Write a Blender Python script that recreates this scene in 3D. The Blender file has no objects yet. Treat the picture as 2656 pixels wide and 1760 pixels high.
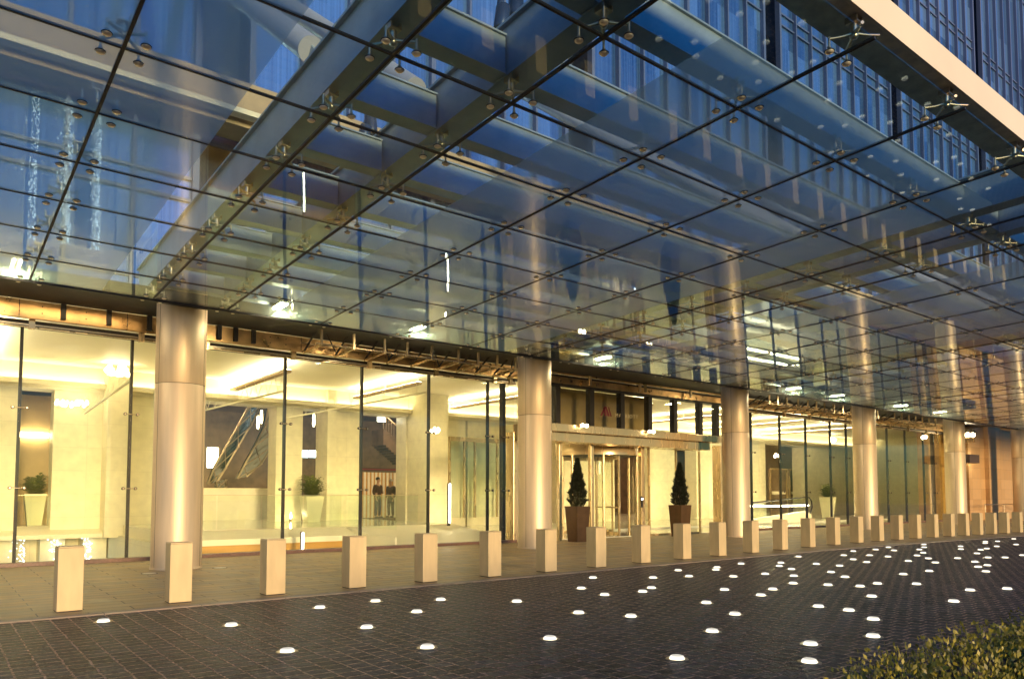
import bpy, bmesh, math, random
from mathutils import Vector, Matrix
random.seed(7)
R = math.radians
sc = bpy.context.scene
col = sc.collection

# ---------------------------------------------------------------- camera, world, sun, exposure
F_PX, CY_PX = 1921.49, 1179.14           # focal length and principal row, on a 2656 px wide frame
YAW, PITCH = R(38.002), R(3.152)
CAMZ = 1.53
cr, sr = math.cos(YAW), math.sin(YAW)
cp, sp = math.cos(PITCH), math.sin(PITCH)
RX = Vector((cr, -sr, 0)); FW = Vector((cp*sr, cp*cr, sp)); UP = Vector((-sp*sr, -sp*cr, cp))
cam_d = bpy.data.cameras.new('camera'); cam = bpy.data.objects.new('camera', cam_d); col.objects.link(cam)
cam_d.sensor_width = 36; cam_d.lens = 36*F_PX/2656; cam_d.shift_y = (CY_PX-880)/2656
cam_d.clip_start = .1; cam_d.clip_end = 2000
cam.matrix_world = Matrix(((RX.x, UP.x, -FW.x, 0), (RX.y, UP.y, -FW.y, 0), (RX.z, UP.z, -FW.z, CAMZ), (0, 0, 0, 1)))
sc.camera = cam
S = 1.1226
def at(x, y, Y):
    """survey point (2366 px wide print of the photo) seen on the vertical plane at depth Y"""
    d = RX*((x*S-1328)/F_PX) - UP*((y*S-CY_PX)/F_PX) + FW
    t = Y/d.y
    return Vector((d.x*t, Y, d.z*t+CAMZ))
def atz(x, y, z):
    d = RX*((x*S-1328)/F_PX) - UP*((y*S-CY_PX)/F_PX) + FW
    t = (z-CAMZ)/d.z
    return Vector((d.x*t, d.y*t, z))
def atX(x, Y): return at(x, 1145, Y).x

SUN_EL, SUN_AZ = R(5.5), R(188)             # glow of the street side, behind the camera
world = bpy.data.worlds.new('World'); sc.world = world; world.use_nodes = True
wn = world.node_tree.nodes; wl = world.node_tree.links
bg = wn['Background']
sky = wn.new('ShaderNodeTexSky'); sky.sky_type = 'NISHITA'; sky.sun_disc = False
sky.sun_elevation = R(3.0); sky.sun_rotation = SUN_AZ; sky.altitude = 100; sky.ozone_density = 6; sky.air_density = 1.2; sky.dust_density = .3
tint = wn.new('ShaderNodeMix'); tint.data_type = 'RGBA'; tint.blend_type = 'MULTIPLY'; tint.inputs[0].default_value = 1
tint.inputs[7].default_value = (.95, 1.62, 1.58, 1)
wl.new(sky.outputs[0], tint.inputs[6]); wl.new(tint.outputs[2], bg.inputs[0])
bg.inputs[1].default_value = .13
sun_d = bpy.data.lights.new('sun', 'SUN'); sun = bpy.data.objects.new('sun', sun_d); col.objects.link(sun)
sun_d.energy = 1.5; sun_d.angle = R(9); sun_d.color = (1, .70, .36)
# the light travels from the street (-Y, a little +X) towards the building
sd = Vector((.14, 1, -math.tan(SUN_EL))).normalized()
sun.rotation_euler = sd.to_track_quat('-Z', 'Y').to_euler()
sc.view_settings.view_transform = 'Standard'; sc.view_settings.look = 'None'
sc.view_settings.exposure = 1.6; sc.view_settings.gamma = 1
cy = sc.cycles
cy.use_denoising = True
try: cy.denoiser = 'OPENIMAGEDENOISE'
except Exception: pass
cy.max_bounces = 10; cy.diffuse_bounces = 4; cy.glossy_bounces = 4; cy.transmission_bounces = 4; cy.transparent_max_bounces = 24
cy.sample_clamp_indirect = 6; cy.caustics_reflective = False; cy.caustics_refractive = False
cy.use_adaptive_sampling = False

# ---------------------------------------------------------------- materials
MATS = {}
def new_mat(name):
    m = bpy.data.materials.new(name); m.use_nodes = True
    nt = m.node_tree; nt.nodes.clear()
    out = nt.nodes.new('ShaderNodeOutputMaterial')
    MATS[name] = m
    return m, nt.nodes, nt.links, out
def principled(name, base, rough=.5, metal=0., noise=0., nscale=8., bump=0., bscale=60., spec=.5, stretch=(1,1,1), rnoise=0.):
    m, n, l, out = new_mat(name)
    b = n.new('ShaderNodeBsdfPrincipled'); l.new(b.outputs[0], out.inputs[0])
    b.inputs['Base Color'].default_value = (*base, 1); b.inputs['Roughness'].default_value = rough
    b.inputs['Metallic'].default_value = metal; b.inputs['Specular IOR Level'].default_value = spec
    if noise or bump or rnoise:
        g = n.new('ShaderNodeNewGeometry'); mp = n.new('ShaderNodeMapping'); mp.inputs['Scale'].default_value = stretch
        l.new(g.outputs['Position'], mp.inputs[0])
    if noise or rnoise:
        t = n.new('ShaderNodeTexNoise'); t.inputs['Scale'].default_value = nscale; t.inputs['Detail'].default_value = 6
        l.new(mp.outputs[0], t.inputs['Vector'])
    if noise:
        r = n.new('ShaderNodeMapRange'); r.inputs[1].default_value = .3; r.inputs[2].default_value = .7
        r.inputs[3].default_value = 1-noise; r.inputs[4].default_value = 1+noise
        l.new(t.outputs[0], r.inputs[0])
        mx = n.new('ShaderNodeMix'); mx.data_type = 'RGBA'; mx.blend_type = 'MULTIPLY'; mx.inputs[0].default_value = 1
        mx.inputs[6].default_value = (*base, 1); l.new(r.outputs[0], mx.inputs[7]); l.new(mx.outputs[2], b.inputs['Base Color'])
    if rnoise:
        r2 = n.new('ShaderNodeMapRange'); r2.inputs[1].default_value = .3; r2.inputs[2].default_value = .7
        r2.inputs[3].default_value = max(.02, rough-rnoise); r2.inputs[4].default_value = rough+rnoise
        l.new(t.outputs[0], r2.inputs[0]); l.new(r2.outputs[0], b.inputs['Roughness'])
    if bump:
        t2 = n.new('ShaderNodeTexNoise'); t2.inputs['Scale'].default_value = bscale; t2.inputs['Detail'].default_value = 4
        l.new(mp.outputs[0], t2.inputs['Vector'])
        bp = n.new('ShaderNodeBump'); bp.inputs['Strength'].default_value = bump; bp.inputs['Distance'].default_value = .02
        l.new(t2.outputs[0], bp.inputs['Height']); l.new(bp.outputs[0], b.inputs['Normal'])
    return m
def emission(name, colr, strength):
    m, n, l, out = new_mat(name)
    e = n.new('ShaderNodeEmission'); e.inputs[0].default_value = (*colr, 1); e.inputs[1].default_value = strength
    l.new(e.outputs[0], out.inputs[0]); return m
def glass(name, tintc, ior=1.5, frit=None, bump=0.):
    """thin architectural pane: Fresnel mirror over a clear tinted sheet"""
    m, n, l, out = new_mat(name)
    t = n.new('ShaderNodeBsdfTransparent'); t.inputs[0].default_value = (*tintc, 1)
    g = n.new('ShaderNodeBsdfGlossy'); g.inputs['Roughness'].default_value = 0; g.inputs[0].default_value = (.95, 1, 1, 1)
    f = n.new('ShaderNodeFresnel')
    # the back face must mirror like the front face: hand the node the inverse index there
    gb = n.new('ShaderNodeNewGeometry'); im = n.new('ShaderNodeMath'); im.operation = 'MULTIPLY_ADD'
    im.inputs[1].default_value = 1/ior-ior; im.inputs[2].default_value = ior
    l.new(gb.outputs['Backfacing'], im.inputs[0]); l.new(im.outputs[0], f.inputs[0])
    mx = n.new('ShaderNodeMixShader')
    l.new(f.outputs[0], mx.inputs[0]); l.new(g.outputs[0], mx.inputs[2])
    if bump:
        geo = n.new('ShaderNodeNewGeometry'); tx = n.new('ShaderNodeTexNoise'); tx.inputs['Scale'].default_value = .9
        l.new(geo.outputs['Position'], tx.inputs['Vector'])
        bp = n.new('ShaderNodeBump'); bp.inputs['Strength'].default_value = bump; bp.inputs['Distance'].default_value = .01
        l.new(tx.outputs[0], bp.inputs['Height']); l.new(bp.outputs[0], g.inputs['Normal'])
    if frit:
        # printed frit: a fine dot coat that scatters a share of the light, over a field bounded by the columns
        period, x0, half, y0, share = frit
        geo = n.new('ShaderNodeNewGeometry'); sx = n.new('ShaderNodeSeparateXYZ'); l.new(geo.outputs['Position'], sx.inputs[0])
        def mth(op, a, b):
            q = n.new('ShaderNodeMath'); q.operation = op
            for i, v in enumerate((a, b)):
                if isinstance(v, (int, float)): q.inputs[i].default_value = v
                else: l.new(v, q.inputs[i])
            return q.outputs[0]
        xm = mth('ABSOLUTE', mth('SUBTRACT', mth('MODULO', mth('ADD', sx.outputs[0], period*10-x0+period/2), period), period/2), 0)
        inx = mth('GREATER_THAN', xm, half); iny = mth('GREATER_THAN', sx.outputs[1], y0)
        fac = mth('MULTIPLY', mth('MULTIPLY', inx, iny), share)
        df = n.new('ShaderNodeBsdfDiffuse'); df.inputs[0].default_value = (.72, .95, .90, 1)
        tl = n.new('ShaderNodeBsdfTranslucent'); tl.inputs[0].default_value = (.68, .94, .93, 1)
        half_ = n.new('ShaderNodeMixShader'); half_.inputs[0].default_value = .5
        l.new(df.outputs[0], half_.inputs[1]); l.new(tl.outputs[0], half_.inputs[2])
        m2 = n.new('ShaderNodeMixShader'); l.new(fac, m2.inputs[0]); l.new(t.outputs[0], m2.inputs[1]); l.new(half_.outputs[0], m2.inputs[2])
        l.new(m2.outputs[0], mx.inputs[1])
    else:
        l.new(t.outputs[0], mx.inputs[1])
    l.new(mx.outputs[0], out.inputs[0]); return m

M_canopy = glass('canopy_glass', (.84, .955, .965), 1.33, frit=(9.83, 4.1, 1.65, 4.1, .37), bump=.05)
M_pane = glass('clear_pane', (.97, .985, .95), 1.33)
M_balus = glass('balustrade_glass', (.955, .985, .955), 1.5)
M_steel = principled('painted_steel', (.31, .37, .43), .42, .3, noise=.12, nscale=2.5, bump=.05, bscale=90)
M_soffit = principled('fascia_soffit', (.80, .70, .50), .5, .1, noise=.25, nscale=5, bump=.08, bscale=140)
M_fascia = principled('cream_fascia', (.84, .72, .52), .45, .1, noise=.04, nscale=1.2)
M_stainless = principled('stainless', (.52, .43, .31), .32, 1., noise=.1, nscale=30)
M_bolt = principled('bolt_head', (.82, .74, .60), .3, .35)
M_strut = principled('strut_paint', (.46, .45, .50), .45, .2, noise=.08, nscale=3)
M_seal = principled('black_seal', (.012, .012, .013), .6)
M_dark = principled('dark_steel', (.016, .011, .008), .55, 0., noise=.3, nscale=6)
M_brass = principled('brass_panel', (.66, .42, .18), .33, .85, noise=.22, nscale=4, bump=.03, bscale=4, rnoise=.08)
M_bronze = principled('bronze_frame', (.66, .50, .28), .26, .6, noise=.10, nscale=3, stretch=(1, 1, .2), rnoise=.06)
M_column = principled('column_metal', (.64, .50, .33), .48, .38, noise=.07, nscale=3, stretch=(4, 4, .3), rnoise=.06)
M_bollard = principled('bollard_metal', (.66, .50, .27), .5, .12, noise=.11, nscale=6, stretch=(1, 1, .25), bump=.04, bscale=50)
M_marble = principled('pale_marble', (.74, .70, .60), .35, 0, noise=.06, nscale=2.5)
M_white = principled('white_plaster', (.80, .75, .58), .6, 0)
M_amber = principled('amber_wood', (.55, .30, .07), .4, 0, noise=.15, nscale=2, stretch=(.4, 1, 3))
M_dkwood = principled('dark_interior', (.13, .085, .05), .5, 0, noise=.4, nscale=1.5)
M_floor = principled('marble_floor', (.62, .60, .50), .12, 0, noise=.08, nscale=1.5)
M_mull = principled('mullion_metal', (.13, .16, .28), .45, .2)
M_tower_band = principled('tower_spandrel', (.05, .07, .12), .25, .4, noise=.2, nscale=1)
M_ledge = principled('ledge_stone', (.42, .30, .19), .6, 0, noise=.12, nscale=2)
M_sill = principled('red_granite', (.16, .085, .06), .4, 0, noise=.3, nscale=20)
M_pot = principled('planter_bronze', (.115, .065, .032), .38, .5, noise=.15, nscale=5)
M_potw = principled('planter_cream', (.68, .66, .46), .4, 0)
M_bark = principled('bark', (.06, .04, .025), .9)
M_chrome = principled('mirror_steel', (.50, .54, .54), .2, 1., bump=.4, bscale=3)
M_stone = None
M_skin = principled('skin', (.42, .24, .16), .5)
M_jacket = principled('maroon_jacket', (.06, .022, .018), .7, noise=.2, nscale=20)
M_jacket2 = principled('grey_jacket', (.075, .05, .05), .7, noise=.2, nscale=20)
M_trouser = principled('dark_trousers', (.02, .02, .024), .8)
M_hair = principled('dark_hair', (.02, .014, .01), .6)
M_shoe = principled('black_shoe', (.012, .012, .012), .35)
M_hairw = principled('grey_hair', (.45, .43, .40), .7)
M_red = principled('red_band', (.20, .02, .03), .5)
M_sign = principled('dark_red_mark', (.16, .012, .02), .4)
M_letters = principled('etched_letters', (.62, .52, .32), .5)

E_cove = emission('cove_lamp', (1, .86, .57), 19)
E_cove2 = emission('back_cove_lamp', (1, .86, .55), 7)
E_tube = emission('tube_lamp', (1, .82, .5), 42)
E_bulb = emission('crystal_bulb', (1, .80, .46), 12)
E_stud = emission('ground_lamp_lens', (1, .93, .78), .45)
E_cap = emission('ground_lamp_cap', (1, .93, .80), .24)
E_ring = emission('ground_lamp_side', (1, .88, .62), 1.5)
E_screen = emission('screen_glow', (.75, .88, 1), 6)
E_panel = emission('warm_panel_light', (1, .80, .45), 9)
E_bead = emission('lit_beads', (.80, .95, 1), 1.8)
E_exit = emission('exit_box_light', (1, .95, .75), 6)
E_cellar = emission('cellar_fill_glow', (1, .83, .5), 2.5)
E_back = emission('back_room_fill_glow', (1, .70, .40), 24)
E_tubew = emission('pale_tube', (1, .86, .62), 9)
M_tan = principled('tan_bulkhead', (.36, .26, .12), .5, 0, noise=.1, nscale=2)
E_small = emission('candle_flame', (1, .78, .40), 40)

def foliage(name, c1, c2, rough=.5):
    m, n, l, out = new_mat(name)
    b = n.new('ShaderNodeBsdfPrincipled'); b.inputs['Roughness'].default_value = rough
    g = n.new('ShaderNodeNewGeometry'); t = n.new('ShaderNodeTexNoise'); t.inputs['Scale'].default_value = 9
    l.new(g.outputs['Position'], t.inputs['Vector'])
    ad = n.new('ShaderNodeMath'); ad.operation = 'MULTIPLY_ADD'; ad.inputs[1].default_value = .6
    l.new(g.outputs['Random Per Island'], ad.inputs[0]); l.new(t.outputs[0], ad.inputs[2])
    r = n.new('ShaderNodeValToRGB'); r.color_ramp.elements[0].position = .35; r.color_ramp.elements[1].position = 1.0
    r.color_ramp.elements[0].color = (*c1, 1); r.color_ramp.elements[1].color = (*c2, 1)
    l.new(ad.outputs[0], r.inputs[0]); l.new(r.outputs[0], b.inputs['Base Color'])
    tr = n.new('ShaderNodeBsdfTranslucent'); l.new(r.outputs[0], tr.inputs[0])
    mx = n.new('ShaderNodeMixShader'); mx.inputs[0].default_value = .25
    l.new(b.outputs[0], mx.inputs[1]); l.new(tr.outputs[0], mx.inputs[2]); l.new(mx.outputs[0], out.inputs[0]); return m
M_hedge = foliage('hedge_leaf', (.028, .040, .007), (.42, .34, .045), .42)
M_conifer = foliage('conifer_leaf', (.006, .010, .004), (.022, .026, .010), .6)
M_fern = foliage('fern_leaf', (.05, .07, .012), (.15, .16, .03))

def brick_mat(name, scale_w, scale_h, c1, c2, mortar, msize, rough, rot=0., bump=.6, offset=.5, rvar=.1, wob=0., mscale=1., nvar=.3, spec=.5, brk=0.):
    m, n, l, out = new_mat(name)
    b = n.new('ShaderNodeBsdfPrincipled'); l.new(b.outputs[0], out.inputs[0]); b.inputs['Specular IOR Level'].default_value = spec
    g = n.new('ShaderNodeNewGeometry'); mp = n.new('ShaderNodeMapping'); mp.inputs['Rotation'].default_value = (0, 0, rot)
    src = g.outputs['Position']
    if wob:
        nz = n.new('ShaderNodeTexNoise'); nz.inputs['Scale'].default_value = 5; l.new(src, nz.inputs['Vector'])
        sb = n.new('ShaderNodeVectorMath'); sb.operation = 'SUBTRACT'; sb.inputs[1].default_value = (.5, .5, .5); l.new(nz.outputs['Color'], sb.inputs[0])
        scl = n.new('ShaderNodeVectorMath'); scl.operation = 'SCALE'; scl.inputs['Scale'].default_value = wob; l.new(sb.outputs[0], scl.inputs[0])
        ad = n.new('ShaderNodeVectorMath'); l.new(src, ad.inputs[0]); l.new(scl.outputs[0], ad.inputs[1]); src = ad.outputs[0]
    l.new(src, mp.inputs[0])
    t = n.new('ShaderNodeTexBrick'); l.new(mp.outputs[0], t.inputs['Vector'])
    t.inputs['Scale'].default_value = 1; t.inputs['Brick Width'].default_value = scale_w; t.inputs['Row Height'].default_value = scale_h
    t.inputs['Mortar Size'].default_value = msize; t.inputs['Mortar Smooth'].default_value = .3; t.offset = offset
    t.inputs['Color1'].default_value = (*c1, 1); t.inputs['Color2'].default_value = (*c2, 1); t.inputs['Mortar'].default_value = (*mortar, 1)
    if brk:
        nb = n.new('ShaderNodeTexNoise'); nb.inputs['Scale'].default_value = 22; nb.inputs['Detail'].default_value = 5; l.new(g.outputs['Position'], nb.inputs['Vector'])
        rb = n.new('ShaderNodeMapRange'); rb.inputs[1].default_value = .36; rb.inputs[2].default_value = .58; l.new(nb.outputs[0], rb.inputs[0])
        mb = n.new('ShaderNodeMix'); mb.data_type = 'RGBA'; mb.inputs[6].default_value = (*[c*.12 for c in mortar], 1); mb.inputs[7].default_value = (*mortar, 1)
        l.new(rb.outputs[0], mb.inputs[0]); l.new(mb.outputs[2], t.inputs['Mortar'])
    nz2 = n.new('ShaderNodeTexNoise'); nz2.inputs['Scale'].default_value = 3.5*mscale; nz2.inputs['Detail'].default_value = 8; l.new(g.outputs['Position'], nz2.inputs['Vector'])
    mr = n.new('ShaderNodeMapRange'); mr.inputs[1].default_value = .3; mr.inputs[2].default_value = .7; mr.inputs[3].default_value = 1-nvar; mr.inputs[4].default_value = 1+nvar
    l.new(nz2.outputs[0], mr.inputs[0])
    mx = n.new('ShaderNodeMix'); mx.data_type = 'RGBA'; mx.blend_type = 'MULTIPLY'; mx.inputs[0].default_value = 1
    l.new(t.outputs['Color'], mx.inputs[6]); l.new(mr.outputs[0], mx.inputs[7]); l.new(mx.outputs[2], b.inputs['Base Color'])
    rr = n.new('ShaderNodeMapRange'); rr.inputs[1].default_value = .3; rr.inputs[2].default_value = .7; rr.inputs[3].default_value = rough-rvar; rr.inputs[4].default_value = rough+rvar
    l.new(nz2.outputs[0], rr.inputs[0]); l.new(rr.outputs[0], b.inputs['Roughness'])
    nz3 = n.new('ShaderNodeTexNoise'); nz3.inputs['Scale'].default_value = 45; nz3.inputs['Detail'].default_value = 4; l.new(g.outputs['Position'], nz3.inputs['Vector'])
    hh = n.new('ShaderNodeMath'); hh.operation = 'MULTIPLY_ADD'; hh.inputs[1].default_value = -1.2; l.new(t.outputs['Fac'], hh.inputs[0]); l.new(nz3.outputs[0], hh.inputs[2])
    hsrc = hh.outputs[0]
    if brk:
        # each stone sits at its own height and has its own polish
        bw = n.new('ShaderNodeRGBToBW'); l.new(t.outputs['Color'], bw.inputs[0])
        h2 = n.new('ShaderNodeMath'); h2.operation = 'MULTIPLY_ADD'; h2.inputs[1].default_value = 9; l.new(bw.outputs[0], h2.inputs[0]); l.new(hsrc, h2.inputs[2]); hsrc = h2.outputs[0]
        dm = n.new('ShaderNodeTexNoise'); dm.inputs['Scale'].default_value = 11; dm.inputs['Detail'].default_value = 2; l.new(g.outputs['Position'], dm.inputs['Vector'])
        h3 = n.new('ShaderNodeMath'); h3.operation = 'MULTIPLY_ADD'; h3.inputs[1].default_value = 2.2; l.new(dm.outputs[0], h3.inputs[0]); l.new(hsrc, h3.inputs[2]); hsrc = h3.outputs[0]
    bp = n.new('ShaderNodeBump'); bp.inputs['Strength'].default_value = bump; bp.inputs['Distance'].default_value = .016
    l.new(hsrc, bp.inputs['Height']); l.new(bp.outputs[0], b.inputs['Normal'])
    return m
M_setts = brick_mat('granite_setts', .17, .20, (.006, .006, .010), (.052, .042, .054), (.66, .43, .35), .011, .45, rot=R(90), bump=1., wob=.035, nvar=.45, mscale=5, spec=.16, brk=1, rvar=.10)
M_paving = brick_mat('stone_paving', 1.1, .30, (.36, .245, .115), (.46, .32, .155), (.025, .017, .01), .010, .5, bump=.25, mscale=.6)
M_kerb = brick_mat('kerb_granite', 1.2, 4, (.22, .17, .13), (.27, .2, .15), (.06, .05, .04), .008, .5, bump=.2)
def wall_blocks(name, c1, c2, w, h, mortar):
    m = brick_mat(name, w, h, c1, c2, mortar, .006, .42, bump=.05, offset=0, nvar=.07)
    [x for x in m.node_tree.nodes if x.type == 'BSDF_PRINCIPLED'][0].inputs['Specular IOR Level'].default_value = .25
    mp = [x for x in m.node_tree.nodes if x.type == 'MAPPING'][0]; mp.inputs['Rotation'].default_value = (R(90), 0, 0)
    return m
M_stone = wall_blocks('stone_blocks', (.46, .28, .13), (.54, .34, .17), 1.3, .65, (.22, .14, .07))
M_marble_tile = wall_blocks('marble_slabs', (.74, .69, .50), (.77, .72, .53), 1.4, .8, (.62, .57, .42))

def tower_glass():
    m, n, l, out = new_mat('tower_window_glass')
    b = n.new('ShaderNodeBsdfPrincipled'); l.new(b.outputs[0], out.inputs[0])
    g = n.new('ShaderNodeNewGeometry'); mp = n.new('ShaderNodeMapping'); mp.inputs['Scale'].default_value = (14, 1, .12)
    l.new(g.outputs['Position'], mp.inputs[0])
    t = n.new('ShaderNodeTexNoise'); t.inputs['Scale'].default_value = 1; t.inputs['Detail'].default_value = 5; l.new(mp.outputs[0], t.inputs['Vector'])
    w = n.new('ShaderNodeTexWhiteNoise'); w.noise_dimensions = '2D'
    mp2 = n.new('ShaderNodeMapping'); mp2.inputs['Scale'].default_value = (1/1.45, 1, .25); l.new(g.outputs['Position'], mp2.inputs[0])
    fl = n.new('ShaderNodeVectorMath'); fl.operation = 'FLOOR'; l.new(mp2.outputs[0], fl.inputs[0])
    sx = n.new('ShaderNodeSeparateXYZ'); l.new(fl.outputs[0], sx.inputs[0]); cx = n.new('ShaderNodeCombineXYZ'); l.new(sx.outputs[0], cx.inputs[0]); l.new(sx.outputs[2], cx.inputs[1]); l.new(cx.outputs[0], w.inputs['Vector'])
    a = n.new('ShaderNodeMath'); a.operation = 'MULTIPLY_ADD'; a.inputs[1].default_value = .45; l.new(w.outputs[0], a.inputs[0]); l.new(t.outputs[0], a.inputs[2])
    r = n.new('ShaderNodeValToRGB'); r.color_ramp.elements[0].position = .4; r.color_ramp.elements[1].position = 1.05
    r.color_ramp.elements[0].color = (.05, .13, .33, 1); r.color_ramp.elements[1].color = (.20, .38, .72, 1)
    l.new(a.outputs[0], r.inputs[0]); l.new(r.outputs[0], b.inputs['Base Color'])
    b.inputs['Metallic'].default_value = .55; b.inputs['Roughness'].default_value = .16
    return m
M_tower = tower_glass()

# ---------------------------------------------------------------- geometry helpers
class MB:
    def __init__(s): s.v = []; s.f = []; s.m = []; s.mats = []; s.smooth = []
    def _mi(s, mat):
        if mat not in s.mats: s.mats.append(mat)
        return s.mats.index(mat)
    def add(s, vs, fs, mat, smooth=False):
        o = len(s.v); s.v += [tuple(v) for v in vs]
        mi = s._mi(mat)
        for f in fs: s.f.append([o+i for i in f]); s.m.append(mi); s.smooth.append(smooth)
    def box(s, x0, x1, y0, y1, z0, z1, mat):
        vs = [(x0,y0,z0),(x1,y0,z0),(x1,y1,z0),(x0,y1,z0),(x0,y0,z1),(x1,y0,z1),(x1,y1,z1),(x0,y1,z1)]
        s.add(vs, [(3,2,1,0),(4,5,6,7),(0,1,5,4),(1,2,6,5),(2,3,7,6),(3,0,4,7)], mat)
    def prism(s, pts, h0, h1, mat, axis=2):
        """polygon (2d) swept from h0 to h1 along an axis"""
        def P(p, h): return (p[0], p[1], h) if axis == 2 else ((h, p[0], p[1]) if axis == 0 else (p[0], h, p[1]))
        n = len(pts); vs = [P(p, h0) for p in pts]+[P(p, h1) for p in pts]
        fs = [tuple(range(n))[::-1], tuple(range(n, 2*n))]+[(i, (i+1) % n, n+(i+1) % n, n+i) for i in range(n)]
        s.add(vs, fs, mat)
    def bar(s, a, b, w, h, mat, up=(0, 0, 1)):
        a = Vector(a); b = Vector(b); d = (b-a).normalized(); u = Vector(up)
        if abs(d.dot(u)) > .99: u = Vector((0, 1, 0))
        r = d.cross(u).normalized(); u = r.cross(d).normalized()
        vs = [p+r*x*w/2+u*y*h/2 for p in (a, b) for x, y in ((-1,-1),(1,-1),(1,1),(-1,1))]
        s.add(vs, [(3,2,1,0),(4,5,6,7),(0,1,5,4),(1,2,6,5),(2,3,7,6),(3,0,4,7)], mat)
    def tube(s, pts, rad, mat, n=10, caps=True):
        pts = [Vector(p) for p in pts]; rads = rad if isinstance(rad, (list, tuple)) else [rad]*len(pts)
        rings = []
        for i, p in enumerate(pts):
            d = (pts[min(i+1, len(pts)-1)]-pts[max(i-1, 0)]).normalized()
            u = Vector((0, 0, 1)) if abs(d.z) < .95 else Vector((0, 1, 0))
            r = d.cross(u).normalized(); u = r.cross(d).normalized()
            rings.append([p+(r*math.cos(2*math.pi*k/n)+u*math.sin(2*math.pi*k/n))*rads[i] for k in range(n)])
        vs = [v for rg in rings for v in rg]; fs = []
        for i in range(len(pts)-1):
            for k in range(n): fs.append((i*n+k, i*n+(k+1) % n, (i+1)*n+(k+1) % n, (i+1)*n+k))
        s.add(vs, fs, mat, True)
        if caps:
            L = len(pts)-1
            s.add(rings[0], [tuple(range(n))], mat); s.add(rings[-1], [tuple(range(n))[::-1]], mat)
    def lathe(s, prof, cx, cy, mat, n=32, smooth=True, a0=0., a1=2*math.pi):
        full = abs(a1-a0-2*math.pi) < 1e-6; m = n if full else n+1
        vs = []; fs = []
        for (r, z) in prof:
            for k in range(m):
                a = a0+(a1-a0)*k/n; vs.append((cx+r*math.cos(a), cy+r*math.sin(a), z))
        for i in range(len(prof)-1):
            for k in range(n):
                k2 = (k+1) % m
                fs.append((i*m+k, i*m+k2, (i+1)*m+k2, (i+1)*m+k))
        s.add(vs, fs, mat, smooth)
    def ball(s, c, rx, ry, rz, mat, n=10):
        prof = []; vs = []; fs = []
        for i in range(n//2+1):
            t = math.pi*i/(n//2)
            for k in range(n):
                a = 2*math.pi*k/n; vs.append((c[0]+rx*math.sin(t)*math.cos(a), c[1]+ry*math.sin(t)*math.sin(a), c[2]+rz*math.cos(t)))
        for i in range(n//2):
            for k in range(n): fs.append((i*n+k, (i+1)*n+k, (i+1)*n+(k+1) % n, i*n+(k+1) % n))
        s.add(vs, fs, mat, True)
    def mesh(s, name):
        me = bpy.data.meshes.new(name); me.from_pydata(s.v, [], s.f)
        for m in s.mats: me.materials.append(m)
        me.polygons.foreach_set('material_index', s.m); me.polygons.foreach_set('use_smooth', s.smooth)
        me.update(); return me
    def build(s, name, parent=None, bevel=0.):
        o = bpy.data.objects.new(name, s.mesh(name)); col.objects.link(o)
        if parent is not None: o.parent = parent
        if bevel:
            b = o.modifiers.new('bevel', 'BEVEL'); b.width = bevel; b.segments = 2; b.limit_method = 'ANGLE'
        return o
def tag(o, label=None, cat=None, group=None, kind=None):
    if label: o['label'] = label
    if cat: o['category'] = cat
    if group: o['group'] = group
    if kind: o['kind'] = kind
    return o
def empty(name, loc, label, cat, group=None, rz=0.):
    o = bpy.data.objects.new(name, None); o.empty_display_size = .2; o.location = loc; o.rotation_euler.z = rz
    col.objects.link(o); return tag(o, label, cat, group)
def child_copy(src, parent, loc=None):
    c = src.copy(); col.objects.link(c); c.parent = parent
    if loc is not None: c.location = loc
    return c
def box_obj(name, parent, mat, *b, bevel=0.):
    m = MB(); m.box(*b, mat); return m.build(name, parent, bevel)
ORD = ['first','second','third','fourth','fifth','sixth','seventh','eighth','ninth','tenth','eleventh','twelfth','thirteenth','fourteenth','fifteenth','sixteenth','seventeenth','eighteenth','nineteenth']
TENS = {2:'twenty',3:'thirty',4:'forty',5:'fifty',6:'sixty',7:'seventy',8:'eighty',9:'ninety'}
def ordinal(i):
    if i <= 19: return ORD[i-1]
    t, u = divmod(i, 10)
    return TENS[t][:-1]+'ieth' if u == 0 else TENS[t]+'-'+ORD[u-1]

# ---------------------------------------------------------------- ground
KERB = [(-40, 10.75), (8, 10.85), (20, 10.98), (26, 10.75), (33, 10.3), (60, 8.6), (110, 5.5)]
# the hotel has a cellar hall, so the open ground stops at the glass line
road = MB(); road.add([(-150, -200, 0), (300, -200, 0)]+[(x, y, 0) for x, y in KERB[::-1]]+[(-150, 10.75, 0)], [tuple(range(2+len(KERB)+1))], M_setts)
tag(road.build('road'), kind='structure')
pav = MB(); pts = [(x, y+.16) for x, y in KERB]
pav.add([(x, y, .012) for x, y in pts]+[(110, 19.2, .012), (-40, 19.2, .012)], [tuple(range(len(pts)+2))], M_paving)
tag(pav.build('pavement'), kind='structure')
kb = MB()
for (a, b) in zip(KERB[:-1], KERB[1:]):
    kb.add([(a[0], a[1], -.05), (b[0], b[1], -.05), (b[0], b[1], .018), (a[0], a[1], .018), (a[0], a[1]+.16, .018), (b[0], b[1]+.16, .018)],
           [(0, 1, 2, 3), (3, 2, 5, 4)], M_kerb)
tag(kb.build('kerb'), kind='structure')

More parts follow.
